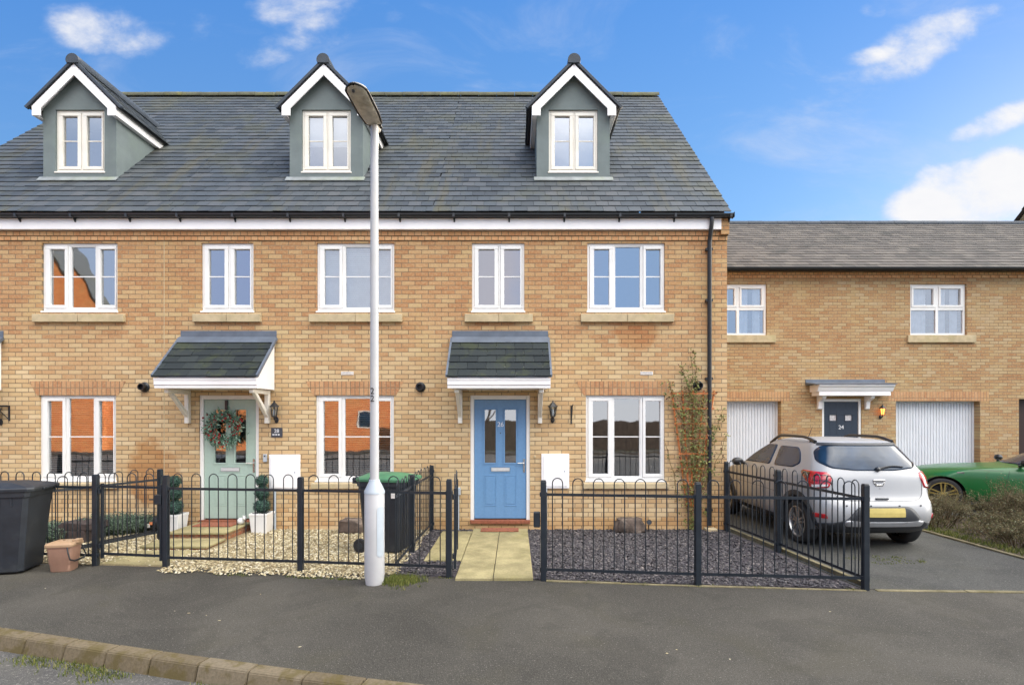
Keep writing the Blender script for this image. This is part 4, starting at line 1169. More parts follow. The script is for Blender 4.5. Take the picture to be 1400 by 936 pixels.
def panel(parent, a, b, z0=0.0, hoop=ZHOOP, rail=ZRAIL, gap=.045, name='railing_panel', closed=False, sh=0.0):
    a, b = Vector((a[0], a[1], 0)), Vector((b[0], b[1], 0)); d = b - a; L = d.length; d.normalize()
    off = ORIG[rootof(parent).name]
    n = max(1, round((L - 2 * gap) / .242)); pitch = (L - 2 * gap) / n
    ang = math.atan2(d.y, d.x)
    Mt = Matrix.Translation(a) @ Matrix.Rotation(ang, 4, 'Z')
    rl = MB()
    for z in (ZLOW, rail): rl.box(gap - .012 if not closed else 0, L - gap + .012 if not closed else L, -.005, .005, z0 + z - .016, z0 + z + .016, Mt)
    if closed:
        for xx in (0, L): rl.box(xx - .016, xx + .016, -.014, .014, z0 + ZLOW - .06, z0 + rail + .04, Mt)
    if not closed:
        for xx in (gap - .008, L - gap + .008): rl.box(xx - .004, xx + .004, -.0049, .0049, z0 + ZLOW - .02, z0 + rail + .02, Mt)
    pn = rl.build(name, M['rail'], parent)
    src = None
    for i in range(n):
        if src is None:
            src = hoop_mesh(ZLOW - .02, hoop, pitch / 4).build('hoop', M['rail'], pn, smooth=60)
            o = src; 
        else:
            o = src.copy(); COL.objects.link(o); o.parent = pn
        p = a + d * (gap + (i + .5) * pitch)
        o.location = (p.x - off.x, p.y - off.y, z0 - off.z); o.rotation_euler = (R(rnd.uniform(-.6, .6)), 0, ang)
    return pn
# first build meshes carry world offset: hoops are made at the origin, so undo the shift for them
_build = MB.build
def fence(name, label, pts, posts, z0=0.0, group=None, hoop=ZHOOP, ztop=ZPOST, rail=ZRAIL):
    t = thing(name, label, 'fence', (0, 0, 0))
    for p in posts: post(t, *pts[p], ztop=ztop, z0=z0)
    for a, b in zip(pts, pts[1:]): panel(t, a, b, z0, hoop, rail)
    return t
GP = [(p.x, p.y) for p in (G(131, 772.5), G(227, 775.5), G(411, 781.5), G(614, 789), G(743, 793), G(954, 800), G(1183, 806))]
fence('hoop_top_railing', 'hoop topped railing in front of the cream gravel, behind the street lamp', [GP[1], GP[2], GP[3]], (0, 1, 2))
fence('hoop_top_railing', 'hoop topped railing in front of the slate garden', [GP[4], GP[5], GP[6]], (0, 1, 2))
fence('hoop_top_railing', 'hoop topped railing along the drive beside the silver car', [GP[6], (3.70, G(1062, 755).y), (3.53, -.10)], (1, 2))
fence('hoop_top_railing', 'hoop topped railing running behind the charcoal bin', [(-9.3, fl_y(-9.3)), (-7.3, fl_y(-7.3)), GP[0]], (0, 1, 2))
fence('hoop_top_railing', 'hoop topped railing running back between the gravel and slate gardens', [(DX + .01, -2.66), (DX + .02, -1.6), (DX + .06, -.10)], (1, 2), hoop=1.12, ztop=1.10, rail=.94)
fence('hoop_top_railing', 'hoop topped railing running back towards the stained brickwork behind the garden gate', [(-6.02, -2.15), (-5.50, -.75)], (1,), z0=-.0, hoop=1.12, ztop=1.10, rail=.94)
# gates
t = thing('garden_gate', 'closed hoop topped garden gate near the brown caddy', 'gate', (0, 0, 0))
panel(t, (GP[0][0] + .075, GP[0][1] + .012), (GP[1][0] - .055, GP[1][1] - .008), .02, 1.165, .99, .03, 'gate_leaf', True)
lk = MB(); lk.box(GP[1][0] - .13, GP[1][0] - .045, GP[1][1] - .035, GP[1][1] + .02, .80, .92); lk.tube([(GP[1][0] - .2, GP[1][1] - .02, .86), (GP[1][0] - .05, GP[1][1] - .02, .86)], .008, 6)
lk.build('latch', M['rail'], t, bevel=.004)
hg = MB()
for z in (.25, .95): hg.box(GP[0][0] + .037, GP[0][0] + .062, GP[0][1] - .02, GP[0][1] + .03, z - .03, z + .03)
hg.build('hinge', M['rail'], t, bevel=.004)
t = thing('garden_gate', 'hoop topped garden gate standing open beside the flagged path', 'gate', (0, 0, 0))
gx, gy = GP[3][0] + .065, GP[3][1] + .05; dv = Vector((gx + .03, gy + D)).normalized()
panel(t, (gx, gy), (gx + dv.x * .98 + .025, gy + dv.y * .98), .02, 1.165, .99, .03, 'gate_leaf', True)
hg = MB()
for z in (.25, .95): hg.box(GP[3][0] + .037, GP[3][0] + .06, GP[3][1] - .0, GP[3][1] + .05, z - .03, z + .03)
hg.build('hinge', M['rail'], t, bevel=.004)
t = thing('gate_keep', 'black latch keep on the post where the slate garden railing meets the path', 'latch', (GP[4][0] - .05, GP[4][1], .7))
MB().box(GP[4][0] - .115, GP[4][0] - .038, GP[4][1] - .03, GP[4][1] + .03, .62, .80).build('keep_box', M['rail'], t, bevel=.01)

# ------------------------------------------------------------------ street lamp
LB = G(512, 797); lx, ly = LB.x, LB.y
t = thing('street_lamp', 'tall pale street lamp with a leaning oval lantern above the railing', 'street lamp', (lx, ly, 0))
c = MB(); rr = .112
c.lathe([(.096, -.02), (.10, .02), (rr, .10), (rr, .30), (rr, 1.035), (rr - .003, 1.045)], 28, (lx, ly, 0))
c.build('base_column', M['lamp_white'], t, smooth=35)
MB().lathe([(rr + .003, 1.03), (rr + .003, 1.055), (.062, 1.165), (.060, 1.185), (.052, 1.186)], 28, (lx, ly, 0)).build('shoulder_cone', M['lamp_grey'], t, smooth=35)
MB().lathe([(.051, 1.18), (.048, 3.0), (.044, 5.15), (.040, 5.26)], 18, (lx, ly, 0)).build('pole', M['lamp_white'], t, smooth=50)
dr = MB(); rows = []
for z, e in ((.32, .5), (.345, 1), (.86, 1), (.885, .5)):
    rows.append([Vector((lx + (rr + .004) * math.sin(a), ly - (rr + .004) * math.cos(a), z)) for a in [R(52) + R(24 * e) * (k / 8 * 2 - 1) for k in range(9)]])
dr.grid(rows); dr.build('access_door', M['lamp_grey'], t, recalc=False, smooth=60)
for i, z in enumerate((2.19, 2.105)):
    text('column_number', '2', .10, M['black_num'], (lx - .012, ly - .0515, z), Matrix.Rotation(R(90), 4, 'X'), t, .0015)
# lantern reaching over the footway, tilted up a little
dv = Vector((-.045, -.69, .05)); Ln = dv.length; ez = dv.normalized(); ex = Vector((ez.y, -ez.x, 0)).normalized(); ex = -ex if ex.x < 0 else ex; ey = ez.cross(ex); ey = -ey if ey.z < 0 else ey
O = Vector((lx, ly, 5.235))
def lant(prof, hfun):
    rows = []
    for s_ in [k / 20 for k in range(21)]:
        w = prof(s_); rows.append((s_, w))
    return rows
wd = lambda s_: .115 * min(1, (max(0.0, (1.0 - s_) / .16)) ** .5 if s_ > .84 else 1) * (.80 + .2 * min(1, s_ / .3)) * (1 if s_ > .02 else .8)
hd = lambda s_: .115 * (math.sin(math.pi * min(1, (s_ + .12) / 1.12)) ** .6)
bd = MB(); rows = []
for k in range(27):
    s_ = -.12 + 1.12 * k / 26
    w = wd(max(0, s_)) if s_ < .999 else .004; hh = max(.012, hd(max(s_, -.1)))
    row = []
    for j in range(15):
        a = math.pi * j / 14
        row.append(O + ez * (s_ * Ln) + ex * (math.cos(a) * w) + ey * (math.sin(a) * hh))
    rows.append(row)
bd.grid(rows)
bd.add(rows[0], [tuple(range(15))])
bd.build('lantern_housing', M['lamp_body'], t, smooth=60, recalc=False)
bw = MB(); rows = []
for k in range(21):
    s_ = .03 + .94 * k / 20
    w = wd(s_) * .90 if k < 20 else .012
    w = max(w, .012)
    rows.append([O + ez * (s_ * Ln) + ex * (math.cos(math.pi * j / 10) * w) - ey * (.004 + math.sin(math.pi * j / 10) * .035 * math.sin(math.pi * min(1, max(0, s_))) ** .5) for j in range(11)])
bw.grid(rows); bw.build('lantern_bowl', M['lamp_bowl'], t, smooth=60, recalc=False)
rm = MB(); rows = []
prev = None
pts1 = [O + ez * (s_ * Ln) + ex * wd(s_) * 1.02 for s_ in [k / 20 * .995 for k in range(21)]]
pts2 = [O + ez * (s_ * Ln) - ex * wd(s_) * 1.02 for s_ in [k / 20 * .995 for k in range(21)]]
rm.tube(pts1 + pts2[::-1], .008, 6); rm.build('lantern_rim', M['black'], t, smooth=60)
st = MB(); st.tube([O + Vector((0, 0, -.02)), O - ez * .13 + ey * .02], [.05, .035], 10); st.box(lx - .008, lx + .008, ly + .03, ly + .05, 5.12, 5.2); st.build('lantern_clamp', M['lamp_body'], t, smooth=50)
MB().ball(O + ez * (Ln * .88) - ey * .030 - ex * .02, .017).build('photocell', M['black'], t, smooth=60)

# ------------------------------------------------------------------ bins and small things
def wheelie(name, label, loc, rot, bodymat, lidmat, s=1.0):
    """240 litre two-wheeled bin, front towards local +x"""
    t = thing(name, label, 'wheelie bin', loc, rotz=rot, local=True)
    def ring(z, x0, x1, hy, c=.04):
        p = [(x0, hy - c), (x0 + c, hy), (x1 - c, hy), (x1, hy - c), (x1, -hy + c), (x1 - c, -hy), (x0 + c, -hy), (x0, -hy + c)]
        return [Vector((a * s, b * s, z * s)) for a, b in p][::-1]
    b = MB()
    rg = [ring(.02, -.22, .25, .215), ring(.035, -.235, .262, .228), ring(.30, -.255, .285, .243), ring(.74, -.29, .325, .266), ring(.90, -.30, .34, .274), ring(.905, -.32, .36, .29), ring(.985, -.325, .365, .292), ring(.985, -.29, .33, .26)]
    b.grid(rg, closed=True); b.add(rg[0], [tuple(range(8))])
    for k in range(4): b.box((-.18 + k * .12) * s, (-.165 + k * .12) * s, -.279 * s, -.262 * s, .80 * s, .90 * s)
    body = b.build('bin_body', M[bodymat], t, bevel=.0)
    l = MB()
    lz = [(ring(.988, -.335, .385, .302), ), ]
    lr = [ring(.97, -.33, .405, .306, .05), ring(1.0, -.335, .41, .309, .05), ring(1.015, -.33, .40, .30, .05), ring(1.03, -.30, .36, .26, .06), ring(1.065, -.24, .20, .16, .08), ring(1.072, -.1, .1, .06, .03)]
    l.grid(lr, closed=True); l.add(lr[-1], [tuple(range(8))]); l.add(lr[0], [tuple(range(8))])
    l.box(.39 * s, .43 * s, -.11 * s, .11 * s, .975 * s, 1.0 * s)
    l.build('bin_lid', M[lidmat], t, bevel=.004)
    h = MB(); h.tube([(-.36 * s, -.21 * s, .97 * s), (-.40 * s, -.20 * s, 1.0 * s), (-.40 * s, .20 * s, 1.0 * s), (-.36 * s, .21 * s, .97 * s)], .014, 8)
    for y in (-.2, 0, .2): h.box(-.41 * s, -.31 * s, (y - .012) * s, (y + .012) * s, .93 * s, 1.0 * s)
    h.build('bin_handle', M[bodymat], t)
    for sy in (-1, 1):
        w = MB(); w.lathe([(.03, -.022), (.088, -.024), (.1, -.012), (.1, .012), (.088, .024), (.03, .022)], 20, (-.27 * s, sy * .255 * s, .10 * s), Matrix.Rotation(R(90), 4, 'X'))
        wh = w.build('bin_wheel', M['tyre'], t, smooth=40)
        MB().lathe([(.045, -.027), (.045, .027)], 14, (-.27 * s, sy * .255 * s, .10 * s), Matrix.Rotation(R(90), 4, 'X')).build('wheel_hub', M['bin_black'], wh)
    MB().tube([(-.27 * s, -.24 * s, .1 * s), (-.27 * s, .24 * s, .1 * s)], .011, 8).build('axle', M['chrome'], t)
    return t
gb_ = wheelie('wheelie_bin', 'dark wheelie bin with a green lid behind the street lamp', (G(524, 757).x + .0, G(524, 757).y + .22, .01), R(-12), 'bin_black', 'bin_lidgreen', 1.03)
MB().box(.20, .255, -.300, -.292, .78, .86).build('bin_label', M['tag'], gb_)
wheelie('wheelie_bin', 'charcoal wheelie bin standing on the pavement beside the brown caddy', (G(12, 787).x - .24, G(12, 787).y + .24, 0), R(14), 'bin_black', 'bin_black', 1.035)

t = thing('food_caddy', 'brown food waste caddy with a tan lid and carry handle on the pavement', 'caddy', (G(72, 784).x, G(72, 784).y + .17, 0), rotz=R(10), local=True)
def rrect(z, hx, hy, c, n=5, dx=0):
    out = []
    for (sx, sy, a0) in ((1, 1, 0), (-1, 1, 90), (-1, -1, 180), (1, -1, 270)):
        for k in range(n):
            a = R(a0 + 90 * k / (n - 1)); out.append(Vector((sx * (hx - c) + c * math.cos(a) + dx, sy * (hy - c) + c * math.sin(a), z)))
    return out
b = MB(); rg = [rrect(.0, .145, .115, .05), rrect(.012, .155, .125, .05), rrect(.09, .162, .132, .05), rrect(.10, .170, .140, .05), rrect(.29, .192, .155, .055), rrect(.295, .205, .168, .055), rrect(.315, .205, .168, .055)]
b.grid(rg, closed=True); b.add(rg[0], [tuple(range(len(rg[0])))]); b.build('caddy_body', M['caddy'], t, smooth=40)
b = MB(); rg = [rrect(.305, .215, .176, .055), rrect(.33, .215, .176, .055), rrect(.345, .20, .16, .05), rrect(.362, .12, .09, .04), rrect(.365, .02, .02, .01)]
b.grid(rg, closed=True); b.add(rg[0], [tuple(range(len(rg[0])))]); b.box(.16, .25, -.06, .06, .335, .375); b.box(-.225, -.19, -.05, .05, .29, .325)
b.build('caddy_lid', M['caddylid'], t, smooth=40)
MB().tube([(.15, -.172, .30), (.175, -.19, .24), (.21, -.20, .16), (.235, -.12, .13), (.235, .12, .13), (.21, .2, .16), (.15, .172, .3)], .011, 8).build('carry_handle', M['black'], t, smooth=60)
t.scale = (.72, .8, 1.02)
MB().box(-.155, -.06, -.155, -.151, .20, .275, Matrix.Rotation(R(-5), 4, 'X')).build('caddy_label', M['tag'], t)

# doorstep of the sage door: two flagged brick steps
def step(name, label, x0, x1, y0, y1, h):
    t = thing(name, label, 'step', ((x0 + x1) / 2, (y0 + y1) / 2, 0))
    MB().box(x0 + .01, x1 - .01, y0 + .01, y1, 0, h - .035).build('riser', M['redbrick'], t)
    sl = MB(); xm = (x0 + x1) / 2
    sl.box(x0 - .01, xm - .004, y0 - .012, y1, h - .034, h); sl.box(xm + .004, x1 + .012, y0 - .012, y1, h - .034, h)
    sl.build('flagstone', M['slab'], t, bevel=.006)
step('brick_step', 'upper brick step with a mossy flag top at the sage green door', -5.30, -4.43, -.88, -.05, .145)
step('brick_step', 'lower brick step with a mossy flag top on the cream gravel', -5.34, -4.40, -1.42, -.905, .065)
def doormat(label, x, y, z, w, d):
    t = MB(); t.box(x - w / 2, x + w / 2, y - d / 2, y + d / 2, z, z + .018)
    props(t.build('doormat', M['mat_red'], bevel=.005), label, 'doormat')
doormat('reddish coir doormat on the top step of the sage green door', -4.87, -.30, .146, .62, .34)
doormat('narrow coir doormat on the flagged path at the light blue door', -.25, -.20, .038, .62, .25)
t = thing('ornament', 'small pale cat ornament on the step beside the sage green door', 'ornament', (-4.43, -.25, .146))
b = MB(); b.ball((-4.50, -.25, .20), .055, 12, 8, sq=(1.1, .9, 1)); b.ball((-4.43, -.27, .25), .035, 10, 7); b.ball((-4.455, -.27, .288), .012, 6, 4); b.ball((-4.415, -.27, .288), .012, 6, 4)
b.build('ornament_body', M['planter'], t, smooth=60)

def leafball(mb, c, r, n, size, rg, shell=.82, sq=(1, 1, 1)):
    c = Vector(c)
    for _ in range(n):
        d = Vector((rg.gauss(0, 1), rg.gauss(0, 1), rg.gauss(0, 1))).normalized()
        rr_ = r * (shell + (1.05 - shell) * rg.random())
        p = c + Vector((d.x * sq[0], d.y * sq[1], d.z * sq[2])) * rr_
        nn = (d + Vector((rg.gauss(0, .5), rg.gauss(0, .5), rg.gauss(0, .5)))).normalized()
        a = nn.orthogonal().normalized(); a = Matrix.Rotation(rg.uniform(0, 6.28), 3, nn) @ a; b = nn.cross(a)
        s_ = size * rg.uniform(.6, 1.3)
        mb.add([p - a * s_ , p - b * s_ * .45, p + a * s_, p + b * s_ * .45], [(0, 1, 2, 3)])
def topiary(label, x, y, z):
    t = thing('topiary', label, 'topiary', (x, y, z + .30), group='ball topiaries in white planters')
    rg = random.Random(int(x * 100))
    hs = ((.115 + .31, .135), (.335 + .31, .12), (.53 + .31, .10))
    MB().tube([(x, y, z + .28), (x, y, z + .31 + .6)], .012, 6).build('stem', M['bark'], t)
    for h, r_ in hs:
        b = MB(); leafball(b, (x, y, z + h), r_, 900, .013, rg, .86)
        o = b.build('clipped_ball', M['topiary'], t, recalc=False)
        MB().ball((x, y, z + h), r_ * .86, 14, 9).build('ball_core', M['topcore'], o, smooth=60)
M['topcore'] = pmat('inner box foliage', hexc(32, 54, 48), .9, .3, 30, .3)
def planter(label, x, y, z):
    t = thing('planter', label, 'planter', (x, y, z), group='white planters by the sage green door')
    b = MB(); a0, a1, hh = .12, .15, .32
    b.grid([[Vector((x + sx * a, y + sy * a, z + zz)) for sx, sy in ((-1, -1), (1, -1), (1, 1), (-1, 1))] for a, zz in ((a0, 0), (a1 - .006, hh - .04), (a1, hh - .04), (a1, hh), (a1 - .02, hh), (a1 - .02, hh - .05))], closed=True)
    b.build('pot', M['planter'], t, bevel=.004)
    MB().box(x - .128, x + .128, y - .128, y + .128, z + .24, z + .275).build('potting_soil', M['soil'], t)
for lab, x, y, z in (('beside the meter box', G(359, 727).x, G(359, 727).y - .02, .012), ('nearer the stained brick and the gate', -5.56, -.30, .012)):
    planter('white square planter ' + lab, x, y, z); topiary('triple ball box topiary growing in the planter ' + lab, x, y, z)

# wreath on the sage door
wc = Vector((-4.88, -.03, FZ(586)))
t = thing('wreath', 'christmas wreath of pale greenery and red berries hung on the sage green door', 'wreath', wc)
rg = random.Random(4)
b = MB(); lb_ = MB(); bb = MB()
for _ in range(1500):
    a = rg.uniform(0, 6.283); q = rg.gauss(0, .05)
    p = wc + Vector((math.cos(a) * (.215 + q), -.02 - abs(rg.gauss(0, .03)), math.sin(a) * (.215 + q)))
    dd = Vector((math.cos(a + rg.gauss(.6, .7)), rg.gauss(-.5, .4), math.sin(a + rg.gauss(.6, .7)))).normalized(); n_ = dd.orthogonal().normalized(); s_ = rg.uniform(.02, .042)
    lb_.add([p, p + dd * s_ + n_ * s_ * .28, p + dd * s_ * 2, p + dd * s_ - n_ * s_ * .28], [(0, 1, 2, 3)])
for _ in range(95):
    a = rg.choice((rg.gauss(2.3, .5), rg.gauss(.4, .5), rg.gauss(3.6, .5), rg.uniform(0, 6.28))); q = rg.gauss(0, .05)
    bb.ball(wc + Vector((math.cos(a) * (.22 + q), -.055 - abs(rg.gauss(0, .02)), math.sin(a) * (.22 + q))), rg.uniform(.012, .02), 7, 5)
ring_ = [wc + Vector((math.cos(6.2832 * k / 24) * .215, -.012, math.sin(6.2832 * k / 24) * .215)) for k in range(25)]
MB().tube(ring_, .03, 8).build('wreath_ring', M['topcore'], t, smooth=60)
lb_.build('greenery', M['wreathleaf'], t, recalc=False); bb.build('berry_cluster', M['berry'], t, smooth=60, recalc=False)  # second mesh holds the loose red berries, no leaves
MB().box(wc.x - .02, wc.x + .02, -.0, .034, wc.z + .2, 2.19).build('hanging_ribbon', M['black'], t)

# rocks, garden odds and ends
def rock(label, c, sx, sy, sz, seed, mat='rock'):
    b = MB(); rows = []
    for i in range(13):
        a = math.pi * i / 12; row = []
        for j in range(22):
            w = 2 * math.pi * j / 22
            d = Vector((math.sin(a) * math.cos(w), math.sin(a) * math.sin(w), math.cos(a)))
            e = Vector((abs(d.x) ** .6 * (1 if d.x > 0 else -1), abs(d.y) ** .6 * (1 if d.y > 0 else -1), abs(d.z) ** .6 * (1 if d.z > 0 else -1)))
            k = 1 + .22 * noise.noise(d * 1.8 + Vector((seed, 0, 0))) + .08 * noise.noise(d * 5 + Vector((seed, 3, 0)))
            row.append(Vector((c[0] + e.x * sx * k, c[1] + e.y * sy * k, max(c[2] + .0, c[2] + sz * .8 + e.z * sz * k))))
        rows.append(row)
    b.grid(rows, closed=True)
    return props(b.build('rock', M[mat], smooth=28), label, 'rock')
rock('squat brown rock with pale patches under the ground floor window of the blue door house', (FX(857), -.22, .0), .24, .13, .14, 2.2)
rock('brown rock half hidden behind the green lidded bin', (FX(487), -.25, .0), .20, .13, .14, 7.4)
p = Vector((FX(883), -.2, .17)); t = thing('garden_spotlight', 'small black spotlight beside the squat brown rock', 'garden light', (p.x, p.y, 0))
b = MB(); b.lathe([(.03, -.03), (.042, .02), (.042, .035), (.036, .03)], 14, p, Matrix.Rotation(R(75), 4, 'X')); b.build('lamp_head', M['black'], t, smooth=40)
MB().tube([(p.x, p.y, 0), (p.x, p.y, p.z - .03)], .009, 6).build('spike', M['black'], t)
# box-like brown lid among the lavender, black edging and bag
bx = P(110, 700, 8.3); t = thing('garden_box', 'low dark brown garden box with a sloping lid among the lavender', 'garden box', (bx.x, bx.y, 0))
b = MB(); b.prism([(bx.x - .22, .02), (bx.x + .22, .02), (bx.x + .22, .20), (bx.x - .22, .20)], 'y', bx.y - .2, bx.y + .2); b.build('box_body', M['darkwood'], t, bevel=.01)
b = MB(); b.prism([(bx.x - .28, .202), (bx.x + .30, .202), (bx.x + .28, .30), (bx.x - .12, .33)], 'y', bx.y - .2, bx.y + .2); b.build('lid', M['darkwood'], t, bevel=.01)
b = MB(); pts = [(G(112, 752).x, G(112, 752).y), (G(150, 743).x, G(150, 743).y), (G(190, 735).x, G(190, 735).y), (G(219, 728).x, G(219, 728).y)]
for a, c in zip(pts, pts[1:]):
    d = (Vector(c) - Vector(a)).normalized(); n_ = Vector((-d.y, d.x)) * .012
    b.prism([(a[0] - n_.x, a[1] - n_.y), (c[0] - n_.x, c[1] - n_.y), (c[0] + n_.x, c[1] + n_.y), (a[0] + n_.x, a[1] + n_.y)], 'z', 0, .075)
props(b.build('lawn_edging', M['black'], weld=True), 'black plastic edging between the lavender and the cream gravel', 'edging')
p = G(212, 728); t = thing('garden_bag', 'black bag with an orange and white tag leaning by the gate post', 'bag', (p.x, p.y, 0))
b = MB(); rows = []
for i in range(9):
    a = math.pi * i / 8; rows.append([Vector((p.x + math.sin(a) * math.cos(w) * .17 + .10 * (1 - math.cos(a)) * 0 + .16 * math.cos(a) * .5 + .05, p.y + math.sin(a) * math.sin(w) * .10, .15 + math.cos(a) * .15 * (1 + .2 * math.sin(3 * w)))) for w in [6.2832 * j / 12 for j in range(12)]])
b.grid(rows, closed=True); b.build('bag_body', M['black'], t, smooth=60)
MB().box(p.x - .05, p.x - .01, p.y - .118, p.y - .108, .11, .17).build('white_tag', M['tag'], t); MB().box(p.x - .012, p.x + .03, p.y - .119, p.y - .109, .155, .2).build('orange_tag', M['orange_tag'], t)

def spiky(mb, c, r, h, n, rg, w=.006, leaf=True):
    for _ in range(n):
        a = rg.uniform(0, 6.283); d = rg.random() ** .6
        b0 = Vector((c[0] + math.cos(a) * r * .35 * d, c[1] + math.sin(a) * r * .35 * d, c[2]))
        tip = Vector((c[0] + math.cos(a) * r * d, c[1] + math.sin(a) * r * d, c[2] + h * (1 - .45 * d * d) * rg.uniform(.75, 1.1)))
        s_ = Vector((rg.gauss(0, 1), rg.gauss(0, 1), 0)).normalized() * w
        m_ = (b0 + tip) / 2 + Vector((math.cos(a), math.sin(a), 0)) * r * .12 * d
        mb.add([b0 - s_ * .5, b0 + s_ * .5, m_ + s_, m_ - s_], [(0, 1, 2, 3)]); mb.add([m_ - s_, m_ + s_, tip], [(0, 1, 2)])
        if leaf:
            for k in range(5):
                q = m_.lerp(tip, rg.random()); e = Vector((rg.gauss(0, 1), rg.gauss(0, 1), rg.gauss(.5, .6))).normalized() * .035; f_ = e.orthogonal().normalized() * w * .9
                mb.add([q, q + e * .5 + f_, q + e, q + e * .5 - f_], [(0, 1, 2, 3)])
rg = random.Random(8)
for i, (px_, py_, r_, h_) in enumerate(((82, 741, .26, .30), (116, 738, .26, .32), (140, 733, .27, .36), (166, 731, .28, .36), (193, 728, .26, .32), (60, 738, .26, .3))):
    p = G(px_, py_); y_ = max(p.y, -1.6) 
    t = thing('lavender', 'grey green lavender mound growing against the brick wall behind the gate', 'lavender', (p.x, y_, 0), group='lavender mounds behind the garden gate')
    b = MB(); spiky(b, (p.x, y_, .01), r_ * 1.15, h_, 420, rg); b.build('foliage', M['lavender'], t, recalc=False)

# trellis and climber
tx0, tx1 = FX(935), FX(951); zb_, zt_ = FZ(691), FZ(538)
t = thing('trellis', 'orange brown fan trellis fixed to the wall beside the downpipe', 'trellis', (FX(945), 0, zb_))
b = MB()
for k in range(5):
    f = k / 4; xb = FX(938) + (FX(950) - FX(938)) * f; xt = FX(917) + (FX(975) - FX(917)) * f
    b.tube([(xb, -.055, zb_), (xt, -.055, zt_ + .05)], .016, 4)
b.build('upright', M['trellis'], t)
b = MB()
for k in range(7):
    f = .2 + .8 * k / 6; z = zb_ + (zt_ - zb_) * f; xl = FX(938) + (FX(917) - FX(938)) * f - .03; xr = FX(950) + (FX(975) - FX(950)) * f + .03
    b.box(xl, xr, -.085, -.072, z - .014, z + .014)
b.build('crossbar', M['trellis'], t)
t = thing('climbing_plant', 'sparse climbing rose trained up the fan trellis', 'climber', (FX(945), -.08, 0))
rg = random.Random(21); st = MB(); lf = MB()
def climber(p0, p1, bend, n, spread, leafs, size):
    pts = []
    for k in range(n + 1):
        f = k / n; q = Vector(p0).lerp(Vector(p1), f) + Vector((bend * math.sin(math.pi * f) + rg.gauss(0, .012), rg.gauss(0, .008), 0)); pts.append(q)
    st.tube(pts, [.008 * (1 - .6 * k / n) for k in range(n + 1)], 5)
    for _ in range(int(leafs * 1.25)):
        f = rg.random() ** .8; k = min(n - 1, int(f * n)); q = pts[k].lerp(pts[k + 1], rg.random())
        o = Vector((rg.gauss(0, spread), -abs(rg.gauss(0, .035)), rg.gauss(0, spread * .7))); c_ = q + o
        if rg.random() < .25: st.tube([q, (q + c_) / 2 + Vector((0, -.01, .01)), c_], .002, 3)
        for _k in range(rg.choice((1, 2, 3))):
            d = Vector((rg.gauss(0, 1), rg.gauss(0, .5), rg.gauss(-.3, .7))).normalized(); n_ = Vector((rg.gauss(0, .4), -1, rg.gauss(.4, .4))).normalized(); e = d.cross(n_).normalized(); s_ = size * rg.uniform(.6, 1.45)
            lf.add([c_, c_ + d * s_ + e * s_ * .5, c_ + d * s_ * 2, c_ + d * s_ - e * s_ * .5], [(0, 1, 2, 3)])
X = lambda px_: FX(px_)
for a, c_, bd_, L_, sp, sz in (((943, 728), (930, 560), -.05, 100, .06, .02), ((944, 728), (942, 486), .03, 150, .06, .02), ((946, 728), (960, 545), .05, 100, .06, .02), ((945, 728), (950, 600), -.03, 110, .06, .018), ((947, 728), (972, 580), .0, 60, .06, .018),
                       ((942, 600), (912, 520), -.04, 55, .05, .02), ((945, 560), (928, 500), .03, 40, .05, .022), ((948, 560), (947, 478), .02, 22, .04, .02), ((950, 640), (985, 560), .06, 40, .07, .022), ((950, 680), (992, 590), .05, 26, .06, .02), ((944, 640), (936, 530), .05, 120, .09, .018), ((944, 640), (958, 540), -.05, 120, .09, .018), ((925, 700), (906, 600), .04, 20, .06, .018)):
    climber((X(a[0]), -.07, FZ(a[1])), (X(c_[0]), -.085, FZ(c_[1])), bd_, 9, sp, L_, sz)
st.build('stem', M['climbstem'], t, recalc=False); lf.build('foliage', M['climber'], t, recalc=False)

# dry shrubs beside the drive
def shrub(label, x, y, r_, h, n, seed, leafs):
    t = thing('dry_shrub', label, 'shrub', (x, y, .02))
    rg = random.Random(seed); b = MB(); lf = MB()
    def branch(p, d, L, rad, depth):
        pts = [p]; k = 4
        for i in range(k):
            d = (d + Vector((rg.gauss(0, .14), rg.gauss(0, .14), rg.gauss(.03, .08)))).normalized(); pts.append(pts[-1] + d * L / k)
        b.tube(pts, [rad, rad * .85, rad * .7, rad * .55, rad * .35], 3, cap=False)
        if depth > 0:
            for _ in range(3 if depth > 1 else 4):
                f = rg.uniform(.35, 1); q = pts[min(k, max(1, int(f * k)))]
                branch(q, (d + Vector((rg.gauss(0, .5), rg.gauss(0, .5), rg.gauss(.1, .3)))).normalized(), L * rg.uniform(.35, .6), rad * .55, depth - 1)
        else:
            for _ in range(leafs):
                q = pts[rg.randint(1, k)] + Vector((rg.gauss(0, .018), rg.gauss(0, .018), rg.gauss(0, .018))); e = Vector((rg.gauss(0, 1), rg.gauss(0, 1), rg.gauss(.2, .8))).normalized() * rg.uniform(.010, .026); f_ = e.orthogonal().normalized() * e.length * .35
                lf.add([q, q + e * .5 + f_, q + e, q + e * .5 - f_], [(0, 1, 2, 3)])
    for _ in range(n):
        a = rg.uniform(0, 6.283); o = rg.random() ** .7
        d = Vector((math.cos(a) * o * r_ / h * .9, math.sin(a) * o * r_ / h * .9, 1)).normalized()
        branch(Vector((x + math.cos(a) * o * r_ * .45, y + math.sin(a) * o * r_ * .45, .02)), d, h * rg.uniform(.5, .72), .006, 2)
    b.build('twig_mass', M['twig'], t, recalc=False); lf.build('foliage', M['dryleaf'], t, recalc=False)
